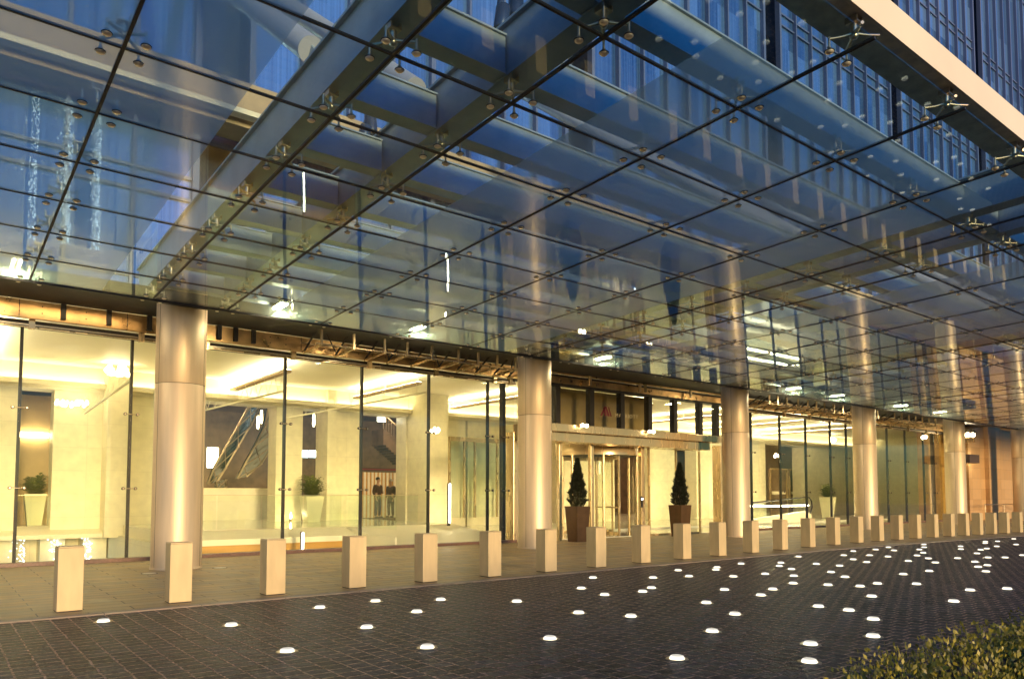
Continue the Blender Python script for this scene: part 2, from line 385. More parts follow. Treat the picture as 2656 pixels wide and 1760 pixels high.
# ---------------------------------------------------------------- glass canopy
PER, XC0, PA, PB = 9.83, 4.1, 2.093, 1.4575
def zc(Y): return CAMZ+4-.0301*(Y-14.642)
LX = []
for k in range(-1, 7):
    c = XC0+PER*k
    for d in (-PB/2, PB/2, PB/2+PA, PB/2+2*PA, PB/2+3*PA): LX.append(c+d)
LX = sorted(x for x in LX if -3.5 < x < 63)
RY = [16.05-1.409*i for i in range(9)]            # 16.05 ... 4.78
YE = RY[-1]-1.53
ROWS = RY+[YE]
canopy = empty('glass_canopy', (XC0, 16.75, 0), 'long flat glass canopy on dark steel beams over the hotel forecourt', 'canopy')
def cpart(mb, name, **k):
    o = mb.build(name, None, **k); o.parent = canopy; o.matrix_parent_inverse = Matrix.Translation((-XC0, -16.75, 0)); return o
def cadd(o): o.parent = canopy; o.matrix_parent_inverse = Matrix.Translation((-XC0, -16.75, 0)); return o
GAP = .012
panels = []
for i in range(len(LX)-1):
    for j in range(len(ROWS)-1):
        x0, x1, y1, y0 = LX[i]+GAP, LX[i+1]-GAP, ROWS[j]-GAP, ROWS[j+1]+GAP
        c = Vector(((x0+x1)/2, (y0+y1)/2, zc((y0+y1)/2)))
        ta, tb = random.gauss(0, .0019), random.gauss(0, .0019)
        def Z(x, y, o=0): return zc(y)+o+ta*(x-c.x)+tb*(y-c.y)
        vs = [(x, y, Z(x, y, o)) for o in (0, .016) for x, y in ((x0, y0), (x1, y0), (x1, y1), (x0, y1))]
        dist = (c-Vector((0, 0, CAMZ))); depth = dist.dot(FW)
        vis = (c.x > .2*c.y-1.5)
        panels.append((depth if vis and depth > 0 else 999+abs(depth), vs))
panels.sort(key=lambda p: p[0])
FS = [(3,2,1,0),(4,5,6,7),(0,1,5,4),(1,2,6,5),(2,3,7,6),(3,0,4,7)]
for d, vs in panels[:100]:
    q = MB(); q.add(vs, FS, M_canopy); cpart(q, 'glass_panel')
q = MB()
for d, vs in panels[100:]: q.add(vs, FS, M_canopy)
tag(cpart(q, 'glass_panel'), kind='stuff')
SW = .017
for x in LX:
    q = MB(); a, b = ROWS[0], ROWS[-1]
    q.add([(x+s*SW, y, zc(y)+o) for o in (-.006, .022) for (s, y) in ((-1, b), (1, b), (1, a), (-1, a))], FS, M_seal); cpart(q, 'joint_seal')
for y in ROWS[:-1]:
    q = MB()
    q.add([(x, y+s*SW*.8, zc(y)+o) for o in (-.005, .021) for (x, s) in ((LX[0], -1), (LX[-1], -1), (LX[-1], 1), (LX[0], 1))], FS, M_seal); cpart(q, 'joint_seal')

# girders over each column pair, purlins along the building
GB = .30                                           # underside of the steel above the glass
girder_x = []
for k in range(-1, 7):
    c = XC0+PER*k
    for s in (-1, 1):
        x = c+s*(PB/2)+.10
        if x < -4 or x > 63: continue
        girder_x.append(x)
        q = MB(); ya, yb = 17.2, YE+.45
        w, h, t = .34, .60, .03
        za, zb = zc(ya)+GB, zc(yb)+GB
        def slab(x0, x1, o0, o1):
            q.add([(x0, yb, zb+o0), (x1, yb, zb+o0), (x1, ya, za+o0), (x0, ya, za+o0), (x0, yb, zb+o1), (x1, yb, zb+o1), (x1, ya, za+o1), (x0, ya, za+o1)], FS, M_steel)
        slab(x-w/2, x+w/2, 0, t); slab(x-w/2+.02, x+w/2-.02, t, h-t); slab(x-w/2-.03, x+w/2+.03, h-t, h)
        cpart(q, 'girder')
gx = sorted(girder_x)
for j, y in enumerate(RY):
    for a, b in zip(gx[:-1], gx[1:]):
        q = MB(); z = zc(y)+GB
        q.box(a+.17, b-.17, y+.0, y+.24, z+.015, z+.03, M_steel)
        q.box(a+.17, b-.17, y+.02, y+.22, z+.03, z+.44, M_steel)
        q.box(a+.17, b-.17, y-.01, y+.25, z+.44, z+.46, M_steel)
        cpart(q, 'purlin')
# street edge box beam with a pale metal face
q = MB(); ze = zc(YE)+.30
q.box(-4, 64, YE+.12, YE+.52, ze, ze+.02, M_soffit)
q.box(-4, 64, YE+.08, YE+.12, ze-.005, ze+.34, M_fascia)
q.box(-4, 64, YE+.12, YE+.50, ze+.02, ze+.34, M_steel)
cpart(q, 'edge_beam')
# spider fittings
def spider_meshes():
    a = MB(); d = .165
    a.tube([(0, 0, .13), (0, 0, .24)], .035, M_stainless, 10)
    a.ball((0, 0, .13), .045, .045, .04, M_stainless, 8)
    # clip of bent plate under the steel
    for z0, z1, y0, y1 in ((.24, .255, -.06, .06),): a.box(-.06, .06, y0, y1, z0, z1, M_stainless)
    a.box(-.06, -.045, -.06, .06, .255, .33, M_stainless); a.box(.045, .06, -.06, .06, .255, .33, M_stainless)
    for sx in (-1, 1):
        for sy in (-1, 1):
            a.tube([(0, 0, .15), (sx*d*.55, sy*d*.55, .125), (sx*d, sy*d, .115)], [.022, .016, .016], M_stainless, 8)
    b = MB()
    b.tube([(0, 0, .016), (0, 0, .14)], .012, M_stainless, 8)
    b.lathe([(.0, -.024), (.030, -.024), (.043, -.012), (.043, .0), (.03, .0)], 0, 0, M_bolt, 14)
    b.lathe([(.043, -.006), (.049, -.004), (.049, 0), (.0, 0)], 0, 0, M_seal, 14)
    b.lathe([(.0, .03), (.022, .03), (.022, .016)], 0, 0, M_stainless, 10)
    return a, b, d
sa, sb, sdist = spider_meshes()
sa_me, sb_me = sa.mesh('spider_fitting'), sb.mesh('bolt')
nodes = []
for x in LX:
    for y in RY+[YE+.20]:
        c = Vector((x, y, zc(y))); dep = (c-Vector((0, 0, CAMZ))).dot(FW)
        # seen only where the frame reaches
        u = (c-Vector((0, 0, CAMZ))).dot(RX)/max(dep, .01); v = (c-Vector((0, 0, CAMZ))).dot(UP)/max(dep, .01)
        inside = dep > 1 and abs(u) < .72 and v < (CY_PX+40)/F_PX
        nodes.append((dep if inside else 999, c))
nodes.sort(key=lambda p: p[0])
for dep, c in nodes[:100]:
    o = bpy.data.objects.new('spider_fitting', sa_me); col.objects.link(o); o.location = c; cadd(o)
    for sx in (-1, 1):
        for sy in (-1, 1):
            if c.y < YE+.25 and sy < 0: continue
            b = bpy.data.objects.new('bolt', sb_me); col.objects.link(b); b.parent = o; b.location = (sx*sdist, sy*sdist, -.0301*sy*sdist)
q = MB()
for dep, c in nodes[100:]:
    q.tube([c+Vector((0, 0, .13)), c+Vector((0, 0, .3))], .03, M_stainless, 5)
    for sx in (-1, 1):
        for sy in (-1, 1):
            p = c+Vector((sx*sdist, sy*sdist, -.0301*sy*sdist))
            q.bar(c+Vector((0, 0, .14)), p+Vector((0, 0, .12)), .03, .03, M_stainless)
            q.tube([p+Vector((0, 0, .13)), p+Vector((0, 0, -.02))], [.012, .034], M_stainless, 6)
tag(cpart(q, 'spider_fitting'), kind='stuff')
# inclined tube struts from the girders up to the building
for x in girder_x:
    for y in (8.15,):
        z = zc(y)+GB+.62
        q = MB()
        e = Vector((x, 19.9, z+11.75*.8)); s0 = Vector((x, y, z+.10)); dd = (e-s0).normalized()
        q.tube([s0+dd*.35, e], .165, M_strut, 20)
        q.lathe([(0, 0)], 0, 0, M_steel, 4) if False else None
        q.prism([(y-.12, z-.02), (y+.55, z-.02), (y+.62, z+.42), (y+.35, z+.48)], x-.02, x+.02, M_steel, axis=0)
        cpart(q, 'strut')
# added black boxes for the unlit gap between glass and building, with the linear lamps above the brass fascia
q = MB(); q.box(-4, 51, 17.4, 18.9, 5.765, 5.83, M_seal); q.box(-4, 51, 16.12, 16.26, zc(16.1)-.02, zc(16.1)+.26, M_seal)
cpart(q, 'gap_shade_box')

# ---------------------------------------------------------------- columns
for i in range(6):
    x = XC0+PER*i
    t = empty('column', (x, 16.75, 0), '%s round metal clad column from the left under the glass canopy' % ordinal(i+1) if i else 'leftmost and widest looking round metal column under the canopy', 'column', 'round columns carrying the canopy')
    r = .5
    for nm, prof in (('lower_shaft', [(r, .0), (r, 3.86), (r-.006, 3.87)]), ('upper_shaft', [(r-.006, 3.88), (r, 3.89), (r, 6.6), (0, 6.6)])):
        q = MB(); q.lathe(prof, 0, 0, M_column, 64); q.build(nm, t)
    q = MB(); q.lathe([(r-.012, 3.86), (r-.012, 3.89)], 0, 0, M_dark, 48); q.build('joint', t)
    q = MB(); q.lathe([(r+.012, .012), (r+.012, .05), (r, .05)], 0, 0, M_column, 48); q.build('base_ring', t)
    for a in (R(-160), R(-40), R(80)):
        q = MB(); q.bar((r*math.cos(a), r*math.sin(a), .06), (r*math.cos(a), r*math.sin(a), 5.6), .006, .006, M_dark); q.build('seam', t)

# ---------------------------------------------------------------- lobby glass walls
GY = 19.2
def fin_thing(t, x, z0=.0, z1=5.22, w=.085, pins=True):
    q = MB(); q.box(x-w/2, x+w/2, GY+.02, GY+(.22 if w > .1 else .12), z0, z1, M_dark); o = q.build('fin', t)
    if pins:
        p = MB()
        for z in (1.70, 3.44):
            p.tube([(x-.13, GY-.05, z), (x+.13, GY-.05, z)], .012, M_stainless, 6)
            for s in (-1, 1):
                p.tube([(x+s*.13, GY-.075, z), (x+s*.13, GY-.02, z)], .036, M_dark, 10)
                p.tube([(x+s*.13, GY-.082, z), (x+s*.13, GY-.074, z)], .02, M_stainless, 8)
            p.box(x-.03, x+.03, GY-.03, GY+.03, z-.025, z+.025, M_dark)
        p.build('pin_fitting', o)
    return o
def glass_wall(x0, x1, fins, label, brackets, brass=True):
    t = empty('glass_wall', (0, 0, 0), label, 'glass wall', 'lobby glass walls along the forecourt')
    xs = [x0]+fins+[x1]
    for a, b in zip(xs[:-1], xs[1:]):
        if b-a < .15: continue
        box_obj('pane', t, M_pane, a+.008, b-.008, GY, GY+.012, .09, 5.20)
    for x in fins: fin_thing(t, x, w=.11 if x in (14.7, 46.9) else .06)
    q = MB()
    q.box(x0, x1, GY-.06, GY+.10, 5.21, 5.25, M_dark); q.box(x0, x1, GY-.09, GY-.05, 5.25, 5.275, M_stainless); q.box(x0, x1, GY-.05, GY+.2, 5.25, 5.36, M_dark)
    q.box(x0, x1, GY-.10, GY-.055, 5.20, 5.222, M_bronze)
    q.build('head_rail', t)
    box_obj('sill', t, M_sill, x0, x1, GY-.14, GY+.12, .013, .095)
    # brass fascia boards with bolts
    q = MB(); z0, z1 = 5.375, 5.755
    q.box(x0, x1, GY-.26, GY-.22, z0, z1, M_brass); q.box(x0, x1, GY-.30, GY-.22, z0-.012, z0+.014, M_brass)
    n = int((x1-x0)/.42)
    for i in range(n):
        x = x0+.2+i*.42
        for z in (z0+.13, z1-.10):
            q.tube([(x, GY-.275, z), (x, GY-.255, z)], .014, M_dark, 6)
        if i % 5 == 2: q.box(x-.006, x+.006, GY-.264, GY-.255, z0+.02, z1, M_dark)
    q.build('brass_fascia', t)
    for x in fins:
        q = MB(); q.box(x+.10, x+.22, GY-.14, GY-.03, 5.17, 5.40, M_bronze); q.build('clamp', t)
    for x in brackets:
        q = MB(); yw, yf = GY-.28, GY-1.45
        q.bar((x, yw, 5.34), (x, yf, 5.40), .045, .06, M_bronze)
        q.bar((x, yw, 5.36), (x, yf+.1, 5.93), .03, .05, M_dark)
        q.bar((x, yf, 5.36), (x, yf, 6.0), .05, .06, M_bronze)
        q.bar((x, yf, 5.97), (x, yw, 5.97), .04, .05, M_dark)
        q.build('bracket', t)
    if brackets:
        q = MB(); b0, b1 = min(brackets)-.15, max(brackets)+.2
        for (yy, zz, rr) in ((GY-1.45, 5.40, .022), (GY-1.45, 5.98, .022), (GY-.8, 5.92, .03), (GY-.5, 5.56, .025)): q.tube([(b0, yy, zz), (b1, yy, zz)], rr, M_bronze, 6)
        bs = sorted(brackets)
        for i, (c, d) in enumerate(zip(bs[:-1], bs[1:])): q.tube([(c, GY-1.4, 5.4 if i % 2 else 5.96), (d, GY-.4, 5.96 if i % 2 else 5.4)], .02, M_dark, 6)
        q.build('truss_pipe', t)
    return t
wall_a = glass_wall(-6, 15.1, [-3.0, -.8, 1.43, 3.62, 5.1, 7.34, 9.59, 11.83, 14.05, 14.7],
    'tall lobby glass wall left of the entrance, held by dark fins', [7.7, 8.6, 9.5, 10.2, 11.0, 11.9, 12.6, 13.3, 14.0, 14.6])
for x in (-.9, 2.15, 3.05, 3.9, 5.5, 5.9, 6.35):
    q = MB(); q.box(x-.05, x+.05, GY-.36, GY-.27, 5.42, 5.95, M_dark); o = q.build('cleat', wall_a)
wall_c = glass_wall(27.0, 38.0, [28.47, 30.73, 32.92, 35.17, 36.73], 'lobby glass wall right of the entrance, showing an escalator and potted fern', [27.6, 28.2, 28.9, 29.8, 30.6, 31.3, 32.0, 32.8, 33.6, 34.4, 35.2, 36, 37])
wall_d = glass_wall(38.0, 48.6, [41.11, 43.26, 45.56, 46.9], 'farthest lobby glass wall before the brown stone wall, dark inside', [38.8, 39.6, 40.4, 41.2, 42, 42.8, 43.6])

# linear lamps over the gap
for i, (x, lab) in enumerate(((1.05, 'bright linear lamp above the leftmost fascia boards'), (5.9, 'bright linear lamp right of the leftmost column'), (9.4, 'bright linear lamp above the triangular fascia brackets'),
        (15.9, 'dim linear lamp above the entrance fascia'), (26.3, 'linear lamp at the right end of the entrance fascia'), (29.6, 'linear lamp above the fascia right of the entrance'), (35.3, 'linear lamp between the fourth column and entrance side glass'), (39.5, 'linear lamp over the farthest glass wall'))):
    t = empty('linear_lamp', (x, 16.3, 5.66), lab, 'lamp', 'linear lamps along the canopy gap')
    q = MB(); q.box(-.09, .09, -.75, .75, .06, .10, M_dark); q.box(-.02, .02, -.42, -.38, .10, .26, M_dark); q.box(-.02, .02, .38, .42, .10, .26, M_dark); q.build('housing', t)
    for s in (-1, 1):
        q = MB(); q.tube([(s*.05, -.73, .03), (s*.05, .73, .03)], .022, E_tube, 8); q.build('tube', t)

# ---------------------------------------------------------------- entrance
ent = empty('hotel_entrance', (20, 19.2, 0), 'bronze framed hotel entrance with revolving door under a two step header', 'entrance')
def epart(mb, name, **k):
    o = mb.build(name, None, **k); o.parent = ent; o.matrix_parent_inverse = Matrix.Translation((-20, -19.2, 0)); return o
xr1, xr2 = at(1668, 1012, 18.0).x, at(1645, 1030, 18.15).x
q = MB(); q.box(15.0, xr1, 18.0, 19.15, 3.63, 3.88, M_bronze); epart(q, 'upper_header', bevel=.01)
q = MB(); q.box(15.0, xr2, 18.25, 19.12, 3.33, 3.625, M_bronze); epart(q, 'lower_header', bevel=.01)
for x in [atX(v, GY) for v in (1290, 1369, 1440, 1504, 1563, 1622, 1660)]:
    q = MB(); q.box(x-.10, x+.10, GY-.02, GY+.22, 3.88, 5.36, M_dark); epart(q, 'upper_fin')
ux = [15.1]+[atX(v, GY) for v in (1290, 1369, 1440, 1504, 1563, 1622, 1660)]+[27.0]
for a, b in zip(ux[:-1], ux[1:]):
    q = MB(); q.box(a+.1, b-.1, GY+.03, GY+.042, 3.88, 5.36, M_pane); epart(q, 'upper_pane')
q = MB(); q.box(15.1, 27.0, GY-.1, GY+.25, 5.36, 5.42, M_dark); q.box(15.1, 27, GY-.06, GY+.05, 5.42, 5.66, M_brass); q.box(15.1, 27, GY-.14, GY+.2, 5.66, 5.72, M_dark)
q.box(15.1, 27, GY-.26, GY-.2, 5.72, 6.08, M_brass)
for i in range(46):
    for z in (5.8, 6.0): q.tube([(15.3+i*.25, GY-.275, z+(i % 2)*.03), (15.3+i*.25, GY-.255, z+(i % 2)*.03)], .013, M_dark, 5)
epart(q, 'entrance_fascia')
for x in (15.8, 18.3, 20.9, 21.2, 23.9, 26.0):
    q = MB(); q.box(x-.05, x+.05, GY-.32, GY-.26, 5.45, 6.12, M_bronze); epart(q, 'fascia_hanger')
# side returns and posts
for x, w, zt in ((15.15, .35, 3.63), (26.2, .38, 3.63)):
    q = MB(); q.box(x-w/2, x+w/2, GY-.12, GY+.3, .012, zt, M_bronze); epart(q, 'pilaster', bevel=.01)
for v, w in ((1293, .10), (1367, .15), (1484, .17)):
    x = atX(v, 18.95); q = MB(); q.box(x-w/2, x+w/2, 18.9, 19.05, .012, 3.33, M_bronze); epart(q, 'post', bevel=.008)
for v in (1500, 1563, 1617):
    x = atX(v, 19.05); q = MB(); q.box(x-.03, x+.03, 19.02, 19.1, .012, 3.33, M_bronze); epart(q, 'door_stile')
dx = [atX(v, 19.05) for v in (1488, 1500, 1563, 1617, 1640)]
for a, b in zip(dx[:-1], dx[1:]):
    q = MB(); q.box(a+.04, b-.04, 19.05, 19.06, .09, 3.33, M_pane); o = epart(q, 'door_leaf')
q = MB(); q.box(dx[1], dx[3], 19.0, 19.1, .013, .09, M_bronze); epart(q, 'bottom_rail')
q = MB(); hx = atX(1567, 18.98); q.tube([(hx, 18.97, .8), (hx, 18.97, 2.2)], .018, M_stainless, 8); epart(q, 'pull_handle')
q = MB(); cxp = atX(1484, 18.85); q.box(cxp-.05, cxp+.05, 18.86, 18.9, 1.1, 1.5, M_dark); q.box(cxp-.03, cxp+.03, 18.85, 18.862, 1.38, 1.44, E_screen); epart(q, 'card_reader')
# emblem and faint letters on the glass above
ex = at(1389, 959, 19.18); mk = MB(); ew = .30
def slant(x0, x1, x2, x3, z0, z1):
    mk.add([(ex.x+x0*ew, 19.215, ex.z+z0*ew), (ex.x+x1*ew, 19.215, ex.z+z0*ew), (ex.x+x2*ew, 19.215, ex.z+z1*ew), (ex.x+x3*ew, 19.215, ex.z+z1*ew),
            (ex.x+x0*ew, 19.225, ex.z+z0*ew), (ex.x+x1*ew, 19.225, ex.z+z0*ew), (ex.x+x2*ew, 19.225, ex.z+z1*ew), (ex.x+x3*ew, 19.225, ex.z+z1*ew)], FS, M_sign)
slant(.0, .25, .95, .75, 0, 1.15); slant(.75, 1.05, .75, .5, 0, .95); slant(1.2, 1.6, 1.05, .8, 0, 1.15); slant(1.7, 1.95, 1.5, 1.35, 0, 1.15)
epart(mk, 'emblem')
cu = bpy.data.curves.new('lettering', 'FONT'); cu.body = 'MARRIOTT'; cu.size = .20; cu.extrude = .004; cu.space_character = 1.35
tx0 = bpy.data.objects.new('lettering', cu); col.objects.link(tx0)
tx_me = bpy.data.meshes.new_from_object(tx0.evaluated_get(bpy.context.evaluated_depsgraph_get())); bpy.data.objects.remove(tx0)
tx = bpy.data.objects.new('lettering', tx_me); col.objects.link(tx); tx.rotation_euler = (R(90), 0, 0); tx.location = (ex.x+.78, 19.222, ex.z+.0)
tx_me.materials.clear(); tx_me.materials.append(M_letters); tx.parent = ent; tx.matrix_parent_inverse = Matrix.Translation((-20, -19.2, 0))
# revolving door
RDX, RDY, RDR = 20.3, 20.65, 1.55
rd = empty('revolving_door', (RDX, RDY, 0), 'bronze revolving door with curved glass under the entrance header', 'revolving door')
q = MB(); q.lathe([(RDR+.05, 3.05), (RDR+.05, 3.6), (0, 3.6)], 0, 0, M_bronze, 48); q.lathe([(RDR+.05, 3.05), (0, 3.05)], 0, 0, M_dark, 48); q.build('drum_ring', rd)
for a0, a1 in ((R(190), R(235)), (R(305), R(350)), (R(10), R(55)), (R(125), R(170))):
    q = MB(); q.lathe([(RDR, .06), (RDR, 3.05)], 0, 0, M_pane, 12, True, a0, a1); o = q.build('curved_pane', rd)
    p = MB()
    for a in (a0, a1): p.tube([(RDR*math.cos(a), RDR*math.sin(a), .012), (RDR*math.cos(a), RDR*math.sin(a), 3.05)], .05, M_bronze, 8)
    p.build('jamb', o)
for k in range(3):
    a = R(20+120*k); q = MB(); c, s = math.cos(a), math.sin(a)
    q.bar((.06*c, .06*s, 1.55), (1.45*c, 1.45*s, 1.55), .012, 2.9, M_pane); o = q.build('wing', rd)
    p = MB()
    for z in (.12, 2.95): p.bar((.06*c, .06*s, z), (1.47*c, 1.47*s, z), .05, .14, M_bronze)
    p.bar((1.46*c, 1.46*s, .05), (1.46*c, 1.46*s, 3.02), .06, .05, M_bronze); p.bar((.1*c, .1*s, 1.1), (1.4*c, 1.4*s, 1.1), .05, .05, M_stainless)
    p.build('wing_frame', o)
q = MB(); q.tube([(0, 0, .012), (0, 0, 3.05)], .06, M_bronze, 12); q.build('spindle', rd)

# planters with clipped conifers at the door
def conifer(x, y, label, ht, wd, seed):
    rnd = random.Random(seed)
    t = empty('cypress_tree', (x, y, 1.12), label, 'tree', 'clipped cypresses by the door')
    q = MB(); q.tube([(0, 0, -.05), (0, 0, ht*.8)], [.035, .012], M_bark, 8); q.build('trunk', t)
    q = MB()
    for i in range(5200):
        h = rnd.random()**.85
        prof = wd*(math.sin(min(1, (h+.12)*3.2)*math.pi/2)*(1-h)**.8*1.25)
        prof *= .86+.22*math.sin(h*37+seed)*rnd.random()+.1*rnd.random()
        a = rnd.random()*2*math.pi; rr = prof*(rnd.random()**.35)
        p = Vector((rr*math.cos(a), rr*math.sin(a), .03+h*ht))
        d = Vector((math.cos(a)*.7+rnd.gauss(0, .3), math.sin(a)*.7+rnd.gauss(0, .3), 1.0)).normalized()
        sd_ = d.cross(Vector((rnd.gauss(0, 1), rnd.gauss(0, 1), rnd.gauss(0, 1)))).normalized()
        L = .055+.05*rnd.random(); w = .014
        q.add([p-sd_*w, p+sd_*w, p+d*L+sd_*w*.3, p+d*L-sd_*w*.3], [(0, 1, 2, 3)], M_conifer)
    q.build('crown', t)
def tapered_pot(name, loc, b, tp, h, mat, label, cat, group, lip=.0, rz=0.):
    t = empty(name, loc, label, cat, group, rz)
    q = MB(); b /= 2; tp /= 2
    vs = [(-b,-b,0),(b,-b,0),(b,b,0),(-b,b,0),(-tp,-tp,h),(tp,-tp,h),(tp,tp,h),(-tp,tp,h)]
    k = tp-.03
    vs += [(-k,-k,h),(k,-k,h),(k,k,h),(-k,k,h),(-k,-k,h-.08),(k,-k,h-.08),(k,k,h-.08),(-k,k,h-.08)]
    fs = [(3,2,1,0),(0,1,5,4),(1,2,6,5),(2,3,7,6),(3,0,4,7)]
    for i in range(4):
        j = (i+1) % 4; fs.append((4+i, 4+j, 8+j, 8+i)); fs.append((8+i, 8+j, 12+j, 12+i))
    q.add(vs, fs, mat); q.build('pot', t)
    q = MB(); q.box(-k, k, -k, k, h-.10, h-.075, M_bark); q.build('soil', t)
    return t
pl1 = Vector((16.95, 18.15, .012)); pl2 = Vector((22.15, 18.1, .012))
tapered_pot('planter', pl1, .46, .60, 1.17, M_pot, 'tapered bronze planter left of the door in front of the revolving door', 'planter', 'bronze planters by the door')
tapered_pot('planter', pl2, .46, .60, 1.17, M_pot, 'tapered bronze planter on the right before the glass swing doors', 'planter', 'bronze planters by the door')
conifer(pl1.x, pl1.y, 'dark conical cypress in the left bronze planter', 1.58, .31, 3)
conifer(pl2.x, pl2.y, 'dark conical cypress in the right bronze planter', 1.58, .32, 5)

# ---------------------------------------------------------------- bollards
BX = [(165,11.45),(417,11.42),(633,11.42),(820,11.4),(985,11.38),(1133,11.38),(1262,11.4),(1377,11.45),(1480,11.55),(1575,11.62),(1657,11.68),(1733,11.78),(1801,11.9),(1865,12.0),(1923,12.1),(1977,12.15),(2025,12.15),(2070,12.12),(2112,12.05),(2152,11.98),(2190,11.9),(2224,11.8),(2256,11.7),(2288,11.6),(2318,11.5),(2348,11.4)]
bm_ = MB(); bm_.box(-.15, .15, -.15, .15, .012, .835, M_bollard)
b_src = bm_.mesh('bollard')
cap = MB(); cap.box(-.147, .147, -.147, .147, .838, .85, M_bollard); cap_me = cap.mesh('cap')
ft = MB(); ft.box(-.142, .142, -.142, .142, .0, .012, M_dark); ft_me = ft.mesh('foot')
for i, (v, Y) in enumerate(BX):
    lab = 'square beige bollard, %s from the left in the kerbside row' % ordinal(i+1) if 0 < i < 25 else ('square beige bollard nearest the camera at the left of the row' if i == 0 else 'square beige bollard at the far right end of the row')
    t = empty('bollard', (atX(v, Y), Y, .012), lab, 'bollard', 'square bollards along the kerb', R(random.uniform(-1.5, 1.5)))
    for nm, me in (('body', b_src), ('cap', cap_me), ('foot', ft_me)):
        o = bpy.data.objects.new(nm, me); col.objects.link(o); o.parent = t
        if nm == 'body':
            bv = o.modifiers.new('bevel', 'BEVEL'); bv.width = .006; bv.segments = 2

# ---------------------------------------------------------------- ground lights
GL = [(1.69,10.23),(2.83,9.0),(2.8,7.17),(4.22,9.66),(5.11,9.75),(5.07,8.52),(4.02,7.88),(3.98,6.48),(5.93,9.29),(6.7,8.46),(5.25,6.06),(6.69,7.15),(8.47,8.99),(9.74,10.02),(8.21,8.19),(7.02,6.54),(8.96,8.09),(9.43,8.32),(10.62,9.33),(12.06,9.92),(11.34,9.07),(8.74,6.69),(6.97,5.26),(12.78,9.53),(13.21,9.82),(11.97,8.53),(8.2,5.83),(14.34,10.01),(10.18,7.43),(10.06,6.68),(12.84,8.42),(10.85,6.98),(14.53,9.18),(15.25,9.59),(14.1,8.63),(12.97,7.89),(11.86,7.23),(17.13,10.28),(7.17,4.19),(6.41,3.76),(9.67,5.52),(15.61,8.94),(12.11,6.73),(14.18,7.81),(15.61,8.4),(18.43,9.8),(13.55,7.19),(9.67,5.09),(20.0,10.36),(17.42,9.03),(12.36,6.3),(16.95,8.47),(18.95,9.39),(9.21,4.54),(8.1,4.0),(11.27,5.57),(21.09,10.27),(12.98,6.31),(22.31,10.49),(18.89,8.9),(21.14,9.79),(14.91,6.74),(18.01,8.02),(13.44,5.86),(19.83,8.61),(22.06,9.51),(24.45,10.4),(23.14,9.84),(20.91,8.92),(19.12,8.04),(18.07,7.45),(15.95,6.7),(11.67,4.58),(19.74,7.63),(24.42,9.34),(23.18,8.86),(13.25,4.95),(18.98,6.97),(21.79,7.94),(17.7,6.44),(23.33,8.41),(27.61,9.8),(26.68,9.48),(16.76,5.96),(23.97,8.48),(18.26,6.46),(20.55,7.25),(25.27,8.67),(28.07,9.6),(13.93,4.65),(20.88,6.99),(30.14,9.8),(26.69,8.62),(22.04,6.98),(5.56,4.6)]
rim = MB(); rim.lathe([(.108, .0), (.104, .004), (.070, .005), (.067, .003)], 0, 0, M_stainless, 24); rim_me = rim.mesh('rim')
ln = MB(); ln.lathe([(.070, .010), (.067, .020), (.054, .033)], 0, 0, E_stud, 24); ln.lathe([(.054, .033), (.03, .036), (.0, .037)], 0, 0, E_cap, 24); ln.lathe([(.0695, .004), (.070, .010)], 0, 0, E_ring, 24); ln_me = ln.mesh('lens')
def scrx(p):
    d = Vector((p[0], p[1], -CAMZ)); return d.dot(RX)/d.dot(FW)
for i, (x, y) in enumerate(sorted(GL, key=scrx)):
    t = empty('ground_light', (x, y, .004), 'lit round ground light in the dark setts, %s counted from the left' % ordinal(i+1), 'ground light', 'round lights set into the drive')
    for nm, me in (('rim', rim_me), ('lens', ln_me)):
        o = bpy.data.objects.new(nm, me); col.objects.link(o); o.parent = t

# ---------------------------------------------------------------- hedge at the lower right
def hedge():
    rnd = random.Random(11)
    t = empty('hedge', (6, 1.0, 0), 'low leafy hedge with olive and golden leaves at lower right', 'hedge')
    core = MB(); leaves = MB()
    blobs = []
    # a line of rounded bushes, front face towards the drive
    for i in range(46):
        x = 3.62+i*.16; y = 1.68+.06*math.sin(i*1.3)
        for k in range(3):
            blobs.append((x+rnd.gauss(0, .06), y-.33*k+rnd.gauss(0, .04), .30+.004*i+.07*math.sin(i*.9+k)+rnd.random()*.16, .27+.05*rnd.random()))
    for (x, y, z, r) in blobs:
        core.ball((x-6, y-1, z), r*.6, r*.6, r*.66, M_bark, 8)
        for n_ in range(820):
            a = rnd.random()*2*math.pi; c = rnd.uniform(-.35, 1); s_ = math.sqrt(1-c*c)
            nrm = Vector((s_*math.cos(a), s_*math.sin(a), c))
            p = Vector((x-6, y-1, z))+nrm*r*rnd.uniform(.6, 1.15)
            d = (nrm+Vector((rnd.gauss(0, .5), rnd.gauss(0, .5), .5+rnd.gauss(0, .4)))).normalized()
            sd_ = d.cross(Vector((rnd.gauss(0, 1), rnd.gauss(0, 1), rnd.gauss(0, 1)))).normalized()
            L = rnd.uniform(.017, .036); w = L*.27
            leaves.add([p, p+d*L*.5+sd_*w, p+d*L, p+d*L*.5-sd_*w], [(0, 1, 2, 3)], M_hedge)
    core.build('branches', t); leaves.build('foliage', t)
hedge()

